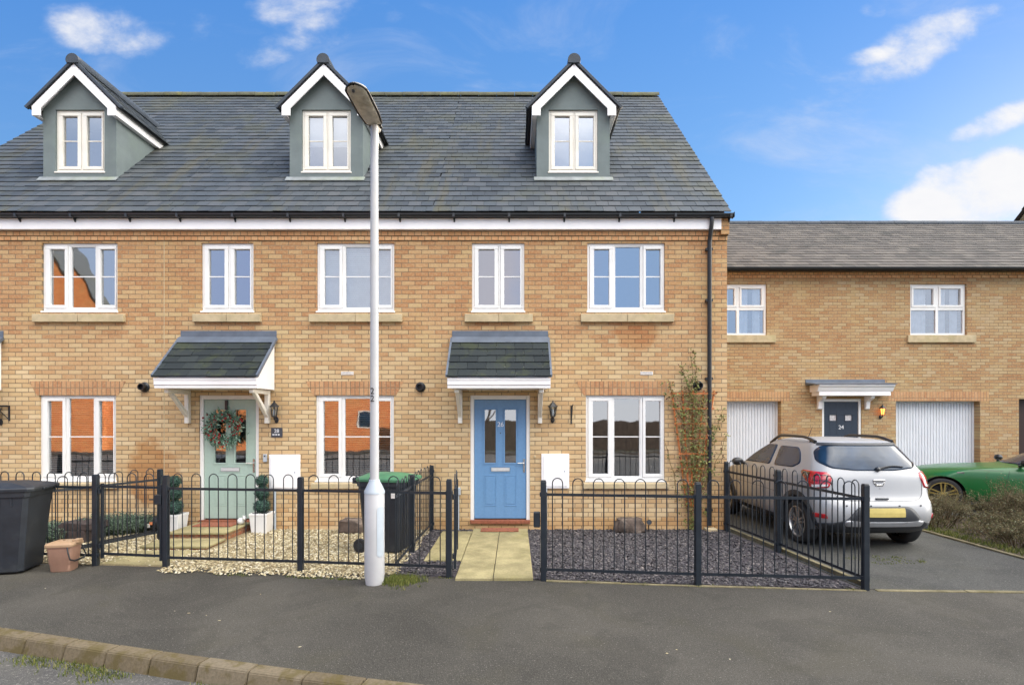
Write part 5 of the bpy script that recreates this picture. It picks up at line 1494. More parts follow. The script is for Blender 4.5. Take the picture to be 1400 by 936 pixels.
for i, (x_, y_, r_, h_, lab) in enumerate(((7.25, .25, .55, .72, 'dry brown shrub nearest the silver car bumper'), (7.75, -.55, .6, .52, 'dry brown shrub covering the lower half of the gold wheel'), (8.5, -.05, .5, .98, 'tallest dry shrub with wispy pale tops before the green car door'),
                                         (7.35, -1.25, .5, .48, 'dry brown shrub overhanging the middle of the bed kerb'), (8.2, -1.25, .6, .60, 'bushy dry shrub in the middle of the bed'), (7.5, -2.1, .5, .46, 'lowest dry shrub at the bed corner by the pavement'), (9.2, -.75, .65, .62, 'dry shrub in front of the green car sill'), (7.9, .75, .45, .62, 'dry shrub close against the green car wing'), (8.75, .55, .5, .62, 'dry shrub close against the green car door'))):
    shrub(lab, x_, y_, r_ * 1.1, h_, 44, 40 + i, 13)

# ------------------------------------------------------------------ cars
def make_body(rings, n=(7, 9, 26, 9, 7), bulge=.06, L=4.1):
    """stack of rounded plan outlines: (z, y_rear, y_front, half width, rear radius, front radius, rear bow, front bow)"""
    rows = []
    for (z, yr, yf, hw, rr, rf_, br, bf) in rings:
        half = []
        hwf = lambda y: hw * (1 - bulge * ((y - L / 2) / (L / 2)) ** 4) 
        rr = min(rr, (yf - yr) * .45); rf2 = min(rf_, (yf - yr) * .45)
        W_ = hw
        for k in range(n[0]): 
            x = (W_ - rr) * k / n[0]; half.append((x, yr))
        for k in range(n[1]):
            a = math.pi / 2 * k / n[1]; half.append((W_ - rr + rr * math.sin(a), yr + rr - rr * math.cos(a)))
        for k in range(n[2]):
            half.append((W_, yr + rr + (yf - rf2 - yr - rr) * k / n[2]))
        for k in range(n[3]):
            a = math.pi / 2 * k / n[3]; half.append((W_ - rf2 + rf2 * math.cos(a), yf - rf2 + rf2 * math.sin(a)))
        for k in range(n[4] + 1):
            half.append(((W_ - rf2) * (1 - k / n[4]), yf))
        res = []
        for (x, y) in half:
            f = (x / W_) if W_ else 0
            t_ = (y - yr) / max(1e-6, yf - yr)
            yy = y + br * f * f * (1 - t_) ** 6 - bf * f * f * t_ ** 6
            res.append((x * (1 - bulge * ((yy - L / 2) / (L / 2)) ** 4), yy))
        row = [Vector((x, y, z)) for x, y in res] + [Vector((-x, y, z)) for x, y in res[-2:0:-1]]
        rows.append(row)
    mb = MB(); mb.grid(rows, closed=True)
    for row in (rows[0], rows[-1]):
        c = sum(row, Vector()) / len(row); k = len(row); mb.add(row + [c], [(i, (i + 1) % k, k) for i in range(k)])
    return mb

def solid_body(mb, name, mat, parent, arches, sub=1):
    o = mb.build(name, mat, None, weld=True, smooth=40)
    md = o.modifiers.new('s', 'SUBSURF'); md.levels = sub; md.render_levels = sub
    cut = MB()
    for (y, z, r_) in arches: cut.lathe([(r_, -1.2), (r_, 1.2)], 40, (0, y, z), Matrix.Rotation(R(90), 4, 'Y'))
    c = cut.build('cutter', mat, None)
    mb_ = o.modifiers.new('b', 'BOOLEAN'); mb_.operation = 'DIFFERENCE'; mb_.object = c; mb_.solver = 'EXACT'
    bpy.context.view_layer.update()
    dg = bpy.context.evaluated_depsgraph_get()
    me = bpy.data.meshes.new_from_object(o.evaluated_get(dg))
    o.modifiers.clear(); bpy.data.objects.remove(c)
    o.data = me; me.name = name
    for p in me.polygons: p.use_smooth = True
    bm = bmesh.new(); bm.from_mesh(me)
    for e in bm.edges:
        if len(e.link_faces) == 2: e.smooth = e.calc_face_angle(0) < R(38)
    bv = BVHTree.FromBMesh(bm)
    bm.to_mesh(me); bm.free()
    o.parent = parent
    return o, bv

def outline(pts, rad=.25, seg=6):
    """round the corners of a polygon (list of 2D points)"""
    out = []; n = len(pts)
    for i in range(n):
        p0, p, p1 = Vector(pts[i - 1]), Vector(pts[i]), Vector(pts[(i + 1) % n])
        r_ = rad
        a = p + (p0 - p) * min(.45, r_ / max(1e-6, (p0 - p).length)); c = p + (p1 - p) * min(.45, r_ / max(1e-6, (p1 - p).length))
        for k in range(seg + 1):
            t = k / seg; out.append(a * (1 - t) ** 2 + p * 2 * t * (1 - t) + c * t * t)
    dense = []
    for i in range(len(out)):
        a, b = out[i], out[(i + 1) % len(out)]; k = max(1, int((b - a).length / .04))
        for j in range(k): dense.append(a + (b - a) * (j / k))
    return dense

def proj(bv, pts, o, u, v, d, off=.004, rings=9, inner=0.0, skirt=True):
    """lay a 2D outline (u, v) on the body along direction d"""
    o, u, v, d = Vector(o), Vector(u), Vector(v), Vector(d).normalized()
    c = sum(pts, Vector((0, 0))) / len(pts)
    rows = []
    lastp = None
    for k in range(rings + 1):
        s_ = (inner + (1 - inner) * k / rings)
        if k == 0 and inner == 0: s_ = .02
        row = []
        for p in pts:
            q = c + (p - c) * s_
            w = o + u * q.x + v * q.y
            hit, nrm, _, _ = bv.ray_cast(w, d)
            if hit is None: hit = lastp or (w + d); nrm = -d
            if nrm.dot(d) > 0: nrm = -nrm
            lastp = hit
            row.append(hit + nrm * off)
        rows.append(row)
    if skirt: rows.append([p + d * (off + .006) for p in rows[-1]])
    mb = MB(); mb.grid(rows, closed=True)
    if inner == 0: mb.add(rows[0], [tuple(range(len(pts)))])
    elif skirt: mb.grid([[p + d * (off + .006) for p in rows[0]], rows[0]], closed=True)
    return mb

def wheel(parent, x, y, r_, w, side, rim, spokes=5, tr=.70):
    Mr = Matrix.Rotation(R(90) * side, 4, 'Y')
    a = MB(); a.lathe([(r_ * tr, -w * .5), (r_ * .9, -w * .5), (r_ * .985, -w * .38), (r_, -w * .2), (r_, w * .2), (r_ * .985, w * .38), (r_ * .93, w * .5), (r_ * .80, w * .52), (r_ * tr, w * .46)], 40, (x, y, r_), Mr, cap=False)
    ty = a.build('wheel', M['tyre'], parent, smooth=45)
    b = MB(); q = w * .5
    R1 = r_ * tr
    b.lathe([(R1 + .004, q - .10), (R1 + .004, q - .006), (R1 - .012, q - .004), (R1 - .022, q - .03), (R1 - .026, q - .09)], 40, (x, y, r_), Mr, cap=False)
    for k in range(spokes):
        for s2 in (-1, 1):
            ang = 6.2832 * k / spokes
            Mk = Matrix.Translation((x, y, r_)) @ Mr @ Matrix.Rotation(ang, 4, 'Z')
            w0, w1 = .012, .022
            b.prism([(.02, s2 * .004), (.02, s2 * (.03)), (R1 - .02, s2 * .052), (R1 - .02, s2 * .024)], 'z', q - .045, q - .02, Mk)
    b.lathe([(.055, q - .05), (.055, q - .018), (.03, q - .012)], 16, (x, y, r_), Mr)
    b.build('rim', M[rim], ty, smooth=35)
    MB().lathe([(R1 - .004, q - .10), (R1 - .004, q - .095)], 24, (x, y, r_), Mr).build('brake_disc', M['tyre'], ty)

def silver_car():
    t = thing('parked_car', 'silver hatchback parked on the drive with its tailgate towards the street', 'car', (5.13, -1.68, .006), local=True, rotz=R(1.0))
    k = 1.03
    rings = [(.20, .34, 3.80, .74, .25, .3, .1, .2), (.27, .16, 3.98, .80, .25, .35, .1, .25), (.36, .05, 4.05, .845, .26, .4, .09, .28), (.50, .0, 4.08, .865, .27, .42, .09, .3), (.62, .02, 4.07, .868, .27, .42, .09, .3), (.685, .05, 4.05, .868, .26, .42, .09, .3),
             (.715, .11, 4.03, .866, .24, .42, .08, .3), (.80, .14, 3.95, .866, .22, .42, .08, .3), (.90, .155, 3.75, .862, .21, .40, .08, .28), (.97, .17, 3.40, .854, .20, .38, .08, .25), (1.02, .185, 3.08, .842, .20, .36, .08, .22), (1.07, .21, 2.92, .82, .20, .33, .09, .2),
             (1.17, .27, 2.76, .775, .22, .3, .10, .16), (1.29, .36, 2.52, .72, .23, .3, .11, .16), (1.39, .45, 2.28, .672, .23, .3, .12, .15), (1.455, .50, 2.12, .635, .22, .3, .12, .15), (1.492, .55, 1.98, .58, .25, .3, .11, .12), (1.522, .78, 1.75, .45, .22, .25, .08, .1), (1.535, 1.05, 1.5, .2, .15, .15, .03, .03)]
    rings = [(z * k, *r_) for z, *r_ in rings]
    body, bv = solid_body(make_body(rings), 'body', M['silver'], t, [(.76, .325, .40), (3.34, .325, .40)])
    Uy, Uz, Ux = (0, 1, 0), (0, 0, 1), (1, 0, 0)
    # lower black cladding: sill strip, arches, diffuser
    cl = MB()
    for sx in (-1, 1):
        for yw in (.76, 3.34):
            arc = [R(a) for a in range(-12, 193, 9)]
            o_ = [Vector((yw + .475 * math.cos(a), .325 + .475 * math.sin(a))) for a in arc]; i_ = [Vector((yw + .398 * math.cos(a), .325 + .398 * math.sin(a))) for a in arc]
            rows = []
            for lst, dx in ((o_, .0), (o_, .012), (i_, .016), (i_, -.05)):
                row = []
                for p in lst:
                    hit, nrm, _, _ = bv.ray_cast(Vector((sx * 1.5, p.x, max(p.y, .24))), Vector((-sx, 0, 0)))
                    q = Vector((yw, .325)) + (p - Vector((yw, .325))) * 1.06
                    hit2, _, _, _ = bv.ray_cast(Vector((sx * 1.5, q.x, max(q.y, .24))), Vector((-sx, 0, 0)))
                    ref = None
                    for h_ in (hit, hit2):
                        if h_ is not None and abs(h_.x) > .5: ref = h_; break
                    xx = ref.x if ref is not None else sx * .83
                    row.append(Vector((xx + sx * dx, p.x, max(p.y, .22))))
                rows.append(row)
            cl.grid(rows)
            ln = []
            for zz in (.70, .40): ln.append([Vector((sx * zz * 1.0, yw + .396 * math.cos(a), .325 + .396 * math.sin(a))) for a in arc])
            cl.grid([[Vector((sx * .86, p.y, p.z)) for p in ln[0]], [Vector((sx * .45, p.y, p.z)) for p in ln[0]]])
            cl.add([Vector((sx * .45, p.y, p.z)) for p in ln[0]], [tuple(range(len(arc)))])
        pts = outline([(1.20, .20), (2.90, .20), (2.90, .335), (1.20, .335)], .03)
        m_ = proj(bv, pts, (sx * 1.5, 0, 0), Uy, Uz, (-sx, 0, 0), .010, 5); cl.add(m_.v, m_.f)
    cl.build('wheel_arch_cladding', M['cargrey'], t, recalc=False)
    rb = MB()
    pts = outline([(-.62, .21), (.62, .21), (.74, .40), (.52, .47), (.40, .62), (.33, .655), (-.33, .655), (-.40, .62), (-.52, .47), (-.74, .40)], .07)
    m_ = proj(bv, pts, (0, -1, 0), Ux, Uz, Uy, .012, 8); rb.add(m_.v, m_.f)
    for sx in (-1, 1):
        u = Vector((1, -sx * -1 * 0, 0))
        pts = outline([(-.30, .19), (.32, .19), (.34, .36), (-.02, .42), (-.26, .40)], .06)
        dv_ = Vector((-sx * .75, .66, 0)).normalized(); uu = Vector((-dv_.y, dv_.x, 0)) * (-1 if sx < 0 else -1)
        m_ = proj(bv, pts, Vector((sx * .80, .10, 0)) - dv_ * .8, uu if uu.x * sx > 0 else -uu, Uz, dv_, .008, 6); rb.add(m_.v, m_.f)
    rb.build('rear_diffuser', M['cargrey'], t, recalc=False, smooth=50)
    sk = MB()
    pts = outline([(-.52, .385), (.52, .385), (.55, .455), (.47, .475), (.42, .45), (-.42, .45), (-.47, .475), (-.55, .455)], .03)
    m_ = proj(bv, pts, (0, -1, 0), Ux, Uz, Uy, .028, 6); sk.add(m_.v, m_.f); sk.build('skid_plate', M['skid'], t, recalc=False, smooth=50)
    MB_ = proj(bv, outline([(-.26, .515), (.26, .515), (.26, .63), (-.26, .63)], .012), (0, -1, 0), Ux, Uz, Uy, .022, 4); MB_.build('number_plate', M['plate'], t, recalc=False)
    # tailgate shut lines: thin dark groove strips
    gr = MB()
    def groove(pts2, o_, u_, v_, d_, w=.007):
        pts3 = []
        for p in pts2:
            hit, nrm, _, _ = bv.ray_cast(Vector(o_) + Vector(u_) * p[0] + Vector(v_) * p[1], Vector(d_))
            if hit is not None: pts3.append(hit + (nrm if nrm.dot(Vector(d_)) < 0 else -nrm) * .0005)
        if len(pts3) > 1: gr.tube(pts3, w * .5, 4)
    seam = [Vector(p) for p in outline([(-.66, 1.10), (-.62, .78), (-.50, .725), (.50, .725), (.62, .78), (.66, 1.10)], .08)]
    seam = [p for p in seam if p.y < 1.085]
    seam.sort(key=lambda p: math.atan2(p.y - 1.12, p.x) if True else 0)
    groove(seam, (0, -1, 0), Ux, Uz, Uy)
    for sx in (-1, 1):
        for line in ([(1.32, .32), (1.30, .7), (1.18, .95), (1.16, 1.06)], [(2.02, .32), (2.02, .8), (2.00, 1.06)], [(3.0, .40), (2.98, .8), (2.92, 1.0)], [(1.2, .70), (2.0, .72), (2.9, .74)]):
            den = []
            for a, b in zip(line, line[1:]):
                for j in range(8): den.append((a[0] + (b[0] - a[0]) * j / 8, a[1] + (b[1] - a[1]) * j / 8))
            groove(den, (sx * 1.5, 0, 0), Uy, Uz, (-sx, 0, 0), .006)
    gr.build('panel_gap', M['black'], t, recalc=False)
    # glass
    rw = proj(bv, outline([(-.66, 1.40), (-.56, 1.475), (.56, 1.475), (.66, 1.40), (.715, 1.245), (.60, 1.165), (.30, 1.135), (-.30, 1.135), (-.60, 1.165), (-.715, 1.245)], .05), (0, -1, 0), Ux, Uz, Uy, .005, 10)
    g_ = rw.build('rear_window', M['carglass'], t, recalc=False, smooth=50)
    wp = MB()
    pt = []
    for i in range(9):
        f = i / 8; p = (.02 + .40 * f, 1.155 + .025 * math.sin(math.pi * f) + .03 * f)
        hit, nrm, _, _ = bv.ray_cast(Vector((p[0], -1, p[1])), Vector((0, 1, 0))); pt.append(hit + Vector((0, -.022, 0)))
    wp.tube(pt, [.022, .02, .017, .015, .013, .012, .011, .010, .008], 6); wp.ball(pt[0], .035, 10, 6); wp.build('rear_wiper', M['black'], t, smooth=50)
    sp = proj(bv, outline([(-.60, 1.476), (.60, 1.476), (.57, 1.508), (-.57, 1.508)], .012), (0, -1, 0), Ux, Uz, Uy, .012, 5); sp.build('rear_spoiler', M['cargrey'], t, recalc=False, smooth=50)
    for sx in (-1, 1):
        side = (sx * 1.6, 0, 0); dd = (-sx, 0, 0)
        wn = proj(bv, outline([(.78, 1.20), (.95, 1.125), (1.52, 1.115), (1.56, 1.43), (1.02, 1.43), (.90, 1.36)], .06), side, Uy, Uz, dd, .005, 8); wn.build('rear_door_window', M['carglass'], t, recalc=False, smooth=50)
        wn = proj(bv, outline([(1.66, 1.115), (2.72, 1.105), (2.60, 1.20), (2.25, 1.40), (2.05, 1.44), (1.66, 1.44)], .05), side, Uy, Uz, dd, .005, 8); wn.build('front_door_window', M['carglass'], t, recalc=False, smooth=50)
        hnd = proj(bv, outline([(1.22, .93), (1.42, .93), (1.42, .965), (1.22, .965)], .015), side, Uy, Uz, dd, .02, 3); hnd.build('door_handle', M['cargrey'], t, recalc=False)
        # tail lamp wrapping the corner
        dv_ = Vector((-sx * .62, .78, 0)).normalized(); uu = Vector((dv_.y, -dv_.x, 0)); uu = uu if uu.x * sx > 0 else -uu
        o_ = Vector((sx * .80, .22, 0)) - dv_ * 1.0
        tl = proj(bv, outline([(-.10, .90), (.13, .865), (.22, .98), (.30, 1.08), (.27, 1.115), (-.08, 1.10), (-.125, 1.03)], .03), o_, uu, Uz, dv_, .014, 8)
        L_ = tl.build('tail_lamp', M['redlens'], t, recalc=False, smooth=50)
        a = proj(bv, outline([(-.085, .915), (.11, .885), (.12, .925), (-.085, .945)], .012), o_, uu, Uz, dv_, .017, 4); a.build('reversing_lens', M['clearlens'], L_, recalc=False)
        a = proj(bv, outline([(.17, .99), (.285, 1.085), (.26, 1.105), (.14, 1.09)], .015), o_, uu, Uz, dv_, .017, 4); a.build('dark_lens', M['darklens'], L_, recalc=False)
        a = proj(bv, outline([(-.085, .99), (.10, .975), (.10, 1.06), (-.08, 1.07)], .02), o_, uu, Uz, dv_, .017, 5, inner=.72); a.build('lamp_ring', M['darklens'], L_, recalc=False)
        rf_ = proj(bv, outline([(-.10, .475), (.08, .475), (.10, .535), (-.08, .535)], .02), o_ + Vector((0, 0, .0)), uu, Uz, dv_, .014, 4); rf_.build('reflector', M['redlens'], t, recalc=False)
        # mirror
        mm = MB(); mm.ball((sx * .97, 2.56, 1.09), .10, 14, 9, sq=(1.1, .62, .72)); mm.tube([(sx * .82, 2.60, 1.06), (sx * .95, 2.57, 1.07)], .03, 8); mm.build('door_mirror', M['black'], t, smooth=60)
        # roof rail
        pts = []
        for i in range(13):
            f = i / 12; y = .72 + 1.35 * f
            hit, nrm, _, _ = bv.ray_cast(Vector((sx * .585, y, 2.2)), Vector((0, 0, -1)))
            lift = .012 + .055 * min(1, 4.5 * min(f, 1 - f)); pts.append(hit + Vector((0, 0, lift)))
        rl = MB(); rl.tube(pts, [.028] + [.023] * 11 + [.028], 8)
        for i in (0, 1, 11, 12):
            rl.tube([pts[i] + Vector((0, 0, -.06)), pts[i]], .024, 6)
        rl.build('roof_rail', M['black'], t, smooth=60)
        for yw in (.76, 3.34): wheel(t, sx * .755, yw, .325, .20, sx, 'alloy')
    # badge: a flat topped shield with a notched centre
    hit, nrm, _, _ = bv.ray_cast(Vector((0, -1, .965)), Vector((0, 1, 0)))
    yb_ = hit.y - .012; bd = MB(); zc = .965
    ol = [(-.085, .045), (.085, .045), (.08, .0), (.045, -.05), (-.045, -.05), (-.08, .0)]
    bd.prism([(-.085, zc + .05), (.085, zc + .05), (.083, zc + .022), (-.083, zc + .022)], 'y', yb_, yb_ + .03)
    bd.prism([(-.083, zc + .012), (-.055, zc + .012), (-.035, zc - .018), (.035, zc - .018), (.055, zc + .012), (.083, zc + .012), (.05, zc - .05), (-.05, zc - .05)], 'y', yb_, yb_ + .03)
    bd.build('badge', M['chrome'], t, bevel=.004)
    MB().lathe([(.016, 0), (.016, .012)], 10, (0, hit.y - .002, .88), Matrix.Rotation(R(90), 4, 'X')).build('boot_lock', M['black'], t)
    hb = MB(); hit, _, _, _ = bv.ray_cast(Vector((0, -1, .735)), Vector((0, 1, 0))); hb.box(-.09, .09, hit.y - .012, hit.y + .05, .745, .765); hb.build('boot_handle', M['cargrey'], t, bevel=.006)
    for x_ in (-.52, -.2, .2, .52):
        hit, _, _, _ = bv.ray_cast(Vector((x_, -1, .665)), Vector((0, 1, 0)))
        MB().lathe([(.012, 0), (.012, .006)], 8, hit + Vector((0, -.004, 0)), Matrix.Rotation(R(90), 4, 'X')).build('parking_sensor', M['cargrey'], t)
    an = MB(); hit, _, _, _ = bv.ray_cast(Vector((0, 1.95, 2.2)), Vector((0, 0, -1))); an.tube([hit, hit + Vector((.02, -.10, .20))], [.006, .003], 6); an.build('aerial', M['black'], t)
    # windscreen
    ws = proj(bv, outline([(-.62, 1.10), (.62, 1.10), (.55, 1.44), (-.55, 1.44)], .05), (0, 5, 0), Ux, Uz, (0, -1, 0), .005, 8); ws.build('windscreen', M['carglass'], t, recalc=False, smooth=50)
    for sx in (-1, 1):
        hl = proj(bv, outline([(-.14, .74), (.12, .72), (.16, .86), (-.10, .87)], .03), Vector((sx * .62, 5, 0)), Ux, Uz, (0, -1, 0), .006, 5); hl.build('headlight', M['clearlens'], t, recalc=False)
    return t
silver_car()

def green_car():
    t = thing('parked_car', 'low green sports coupe with a gold wheel behind the dry shrubs', 'car', (12.09, 1.02, .006), local=True, rotz=R(60))
    rings = [(.17, .35, 4.00, .76, .3, .35, .1, .3), (.24, .15, 4.14, .84, .3, .4, .1, .35), (.36, .04, 4.22, .885, .3, .5, .1, .4), (.50, .0, 4.10, .895, .3, .55, .1, .45), (.62, .02, 4.04, .895, .3, .55, .1, .45), (.73, .05, 3.93, .89, .3, .55, .1, .45), (.81, .08, 3.74, .875, .3, .5, .1, .45), (.865, .14, 3.45, .85, .3, .5, .1, .4), (.90, .22, 3.0, .825, .3, .45, .1, .35), (.925, .32, 2.45, .80, .3, .4, .1, .3),
             (.96, .5, 2.26, .77, .3, .35, .1, .22), (1.04, .62, 2.08, .72, .3, .3, .1, .18), (1.16, .8, 1.85, .66, .3, .3, .1, .16), (1.25, .9, 1.62, .59, .25, .28, .1, .14), (1.285, 1.0, 1.45, .43, .2, .2, .05, .08), (1.295, 1.1, 1.35, .2, .1, .1, .02, .02)]
    body, bv = solid_body(make_body(rings, L=4.24), 'body', M['greencar'], t, [(.82, .325, .375), (3.34, .325, .375)])
    Uy, Uz, Ux = (0, 1, 0), (0, 0, 1), (1, 0, 0)
    for sx in (-1, 1):
        side = (sx * 1.6, 0, 0); dd = (-sx, 0, 0)
        wn = proj(bv, outline([(1.0, .96), (2.16, .955), (1.95, 1.09), (1.65, 1.215), (1.15, 1.215), (.90, 1.08)], .05), side, Uy, Uz, dd, .005, 8); wn.build('door_window', M['carglass'], t, recalc=False, smooth=50)
        mm = MB(); mm.ball((sx * .95, 2.10, 1.02), .10, 14, 9, sq=(1.05, .75, .68)); mm.tube([(sx * .78, 2.14, .95), (sx * .94, 2.11, .98)], .03, 8); mm.build('door_mirror', M['black'], t, smooth=60)
        for yw in (.82, 3.34):
            ln = MB()
            arc = [R(a) for a in range(-30, 211, 10)]
            rows = [[Vector((sx * xx, yw + .372 * math.cos(a), .325 + .372 * math.sin(a))) for a in arc] for xx in (.84, .5)]
            ln.grid(rows); ln.add(rows[1], [tuple(range(len(arc)))])
            ln.build('wheel_arch_liner', M['cargrey'], t, recalc=False, weld=True)
            wheel(t, sx * .79, yw, .325, .22, sx, 'goldalloy', 5, .76)
        gr = MB()
        for line in ([(2.35, .25), (2.38, .5), (2.30, .90)], [(1.05, .28), (1.03, .6), (1.07, .92)], [(2.4, .85), (3.2, .84), (3.8, .79)]):
            pts = []
            for a, b in zip(line, line[1:]):
                for j in range(8):
                    hit, nrm, _, _ = bv.ray_cast(Vector((sx * 1.6, a[0] + (b[0] - a[0]) * j / 8, a[1] + (b[1] - a[1]) * j / 8)), Vector((-sx, 0, 0)))
                    if hit is not None: pts.append(hit)
            if len(pts) > 1: gr.tube(pts, .0035, 4)
        gr.build('panel_gap', M['black'], t, recalc=False)
        sr = proj(bv, outline([(3.0, .775), (3.12, .775), (3.12, .795), (3.0, .795)], .008), side, Uy, Uz, dd, .004, 3); sr.build('side_repeater', M['darklens'], t, recalc=False)
        hl = proj(bv, outline([(3.72, .66), (4.0, .60), (4.02, .68), (3.80, .74)], .03), side, Uy, Uz, dd, .005, 4); hl.build('headlight', M['clearlens'], t, recalc=False)
    ws = proj(bv, outline([(-.62, .97), (.62, .97), (.50, 1.22), (-.50, 1.22)], .05), (0, 5, 0), Ux, Uz, (0, -1, 0), .005, 8); ws.build('windscreen', M['carglass'], t, recalc=False, smooth=50)
green_car()

# ------------------------------------------------------------------ across the road (seen mirrored in the panes)
def far_house(name, label, x0, x1, yf, depth, eave, rise, mat, axis):
    t = thing(name, label, 'house', ((x0 + x1) / 2, yf, -.1))
    w = MB()
    yb = yf - depth
    if axis == 'x': w.prism([(yf, -.15), (yf, eave), ((yf + yb) / 2, eave + rise), (yb, eave), (yb, -.15)], 'x', x0, x1)
    else: w.prism([(x0, -.15), (x1, -.15), (x1, eave), ((x0 + x1) / 2, eave + rise), (x0, eave)], 'y', yb, yf)
    w.build('wall', M[mat], t)
    r_ = MB()
    if axis == 'x':
        for sg in (0, 1):
            y0 = yf + .3 if sg == 0 else yb - .3; ym = (yf + yb) / 2
            q = [(x0 - .2, y0, eave - .15), (x1 + .2, y0, eave - .15), (x1 + .2, ym, eave + rise + .12), (x0 - .2, ym, eave + rise + .12)]
            r_.add(q + [(a, b, c + .12) for a, b, c in q], [(0, 3, 2, 1), (4, 5, 6, 7), (0, 1, 5, 4), (1, 2, 6, 5), (2, 3, 7, 6), (3, 0, 4, 7)])
    else:
        xm = (x0 + x1) / 2
        for xe in (x0 - .3, x1 + .3):
            q = [(xe, yf + .2, eave - .15), (xe, yb - .2, eave - .15), (xm, yb - .2, eave + rise + .12), (xm, yf + .2, eave + rise + .12)]
            r_.add(q + [(a, b, c + .12) for a, b, c in q], [(0, 3, 2, 1), (4, 5, 6, 7), (0, 1, 5, 4), (1, 2, 6, 5), (2, 3, 7, 6), (3, 0, 4, 7)])
    r_.build('roof', M['slate'], t)
    n = max(1, int((x1 - x0) / 3.2))
    for i in range(n):
        cx = x0 + (x1 - x0) * (i + .5) / n
        for z0, z1 in ((1.2, 2.3), (3.6, 4.8)):
            if z0 < 2 and not -11 < cx < -8: continue
            if z1 > eave + (rise if axis == 'y' else 0): continue
            f = MB(); f.ring(cx - .6, cx + .6, z0, z1, .07, yf + .002, yf + .04); f = f.build('window', M['upvc'], t)
            MB().box(cx - .53, cx + .53, yf + .004, yf + .02, z0 + .07, z1 - .07).build('pane', M['carglass'], f)
far_house('gable_house', 'tall orange brick house across the road, mirrored in the end house windows', -31.7, -25.1, -24, 1.2, 7.7, 4.9, 'brick_o', 'y')
far_house('brick_house', 'orange brick house across the road, mirrored in the ground floor windows', -23.7, -7.2, -24.3, 7.5, 5.0, 2.4, 'brick_o', 'x')
t = thing('board_fence', 'dark brown board fence across the road, mirrored in the blue door panes', 'fence', (12, -23.2, 0))
x = -7.0; b = MB()
while x < 34:
    b.box(x, x + .115, -23.25, -23.22 + (.012 if int(x * 8) % 2 else 0), .0, 1.72 + rnd.uniform(-.02, .02)); x += .12
b.build('fence_boards', M['fencewood'], t)
def bare_tree(label, x, y, h, seed):
    t = thing('bare_tree', label, 'tree', (x, y, -.1)); rg = random.Random(seed); tr = MB(); cr = MB()
    def br(mb, p, d, L, r_, dep):
        pts = [p]
        for i in range(4): d = (d + Vector((rg.gauss(0, .12), rg.gauss(0, .12), rg.gauss(.02, .06)))).normalized(); pts.append(pts[-1] + d * L / 4)
        mb.tube(pts, [r_, r_ * .85, r_ * .72, r_ * .6, r_ * .5], 5, cap=False)
        if dep:
            for _ in range(4 if dep > 1 else 5): br(cr, pts[rg.randint(2, 4)], (d + Vector((rg.gauss(0, .55), rg.gauss(0, .55), rg.gauss(.1, .3)))).normalized(), L * rg.uniform(.5, .75), r_ * .5, dep - 1)
    br(tr, Vector((x, y, -.15)), Vector((0, 0, 1)), h * .4, .16, 4)
    tr.build('trunk', M['bark'], t, recalc=False); cr.build('crown', M['bark'], t, recalc=False)
bare_tree('bare tree behind the board fence, mirrored in the blue door panes', -2.2, -27, 8.0, 3)

# ------------------------------------------------------------------ light, sky, camera
SUN_EL, SUN_AZ = R(16), R(50)             # low winter sun behind the terrace, towards the right
sd = Vector((math.sin(SUN_AZ) * math.cos(SUN_EL), math.cos(SUN_AZ) * math.cos(SUN_EL), math.sin(SUN_EL)))
li = bpy.data.lights.new('Sun', 'SUN'); li.energy = 5.0; li.angle = R(.5); li.color = (1, .82, .62)
lo = bpy.data.objects.new('Sun', li); COL.objects.link(lo); lo.rotation_euler = sd.to_track_quat('Z', 'Y').to_euler(); lo.location = sd * 60

w = bpy.data.worlds.new('World'); SC.world = w
t = NT(w) if False else None
w.use_nodes = True
nt = NT.__new__(NT); nt.t = w.node_tree; nt.t.nodes.clear(); t = nt
sky = t.n('ShaderNodeTexSky'); sky.sky_type = 'NISHITA'; sky.sun_disc = False; sky.sun_elevation = SUN_EL; sky.sun_rotation = SUN_AZ; sky.air_density = 1.0; sky.dust_density = .25; sky.ozone_density = 2.5
co = t.n('ShaderNodeTexCoord').outputs['Generated']
sp = t.n('ShaderNodeSeparateXYZ', i_0=co)
dx, dy, dz = sp.outputs
STR = .10
base = t.n('ShaderNodeHueSaturation', i_Color=sky.outputs[0]); base.inputs['Saturation'].default_value = 1.25; base.inputs['Value'].default_value = 1.15
# clouds ahead: soft patches at fixed bearings (tangents of bearing and height)
dyp = t.m('MAXIMUM', dy, .05)
u = t.m('DIVIDE', dx, dyp); v = t.m('DIVIDE', dz, dyp)
def cl(px_, py_, rx, ry, rot, amt):
    cu, cv = (px_ - CX) / F, (HY - py_) / F; a = R(rot)
    du = t.m('SUBTRACT', u, cu); dv = t.m('SUBTRACT', v, cv)
    p = t.m('DIVIDE', t.m('ADD', t.m('MULTIPLY', du, math.cos(a)), t.m('MULTIPLY', dv, math.sin(a))), rx / F)
    q = t.m('DIVIDE', t.m('SUBTRACT', t.m('MULTIPLY', dv, math.cos(a)), t.m('MULTIPLY', du, math.sin(a))), ry / F)
    r2 = t.m('ADD', t.m('MULTIPLY', p, p), t.m('MULTIPLY', q, q))
    return t.m('MULTIPLY', t.m('SUBTRACT', 1.0, t.step(r2, .0, 1.6)), amt)
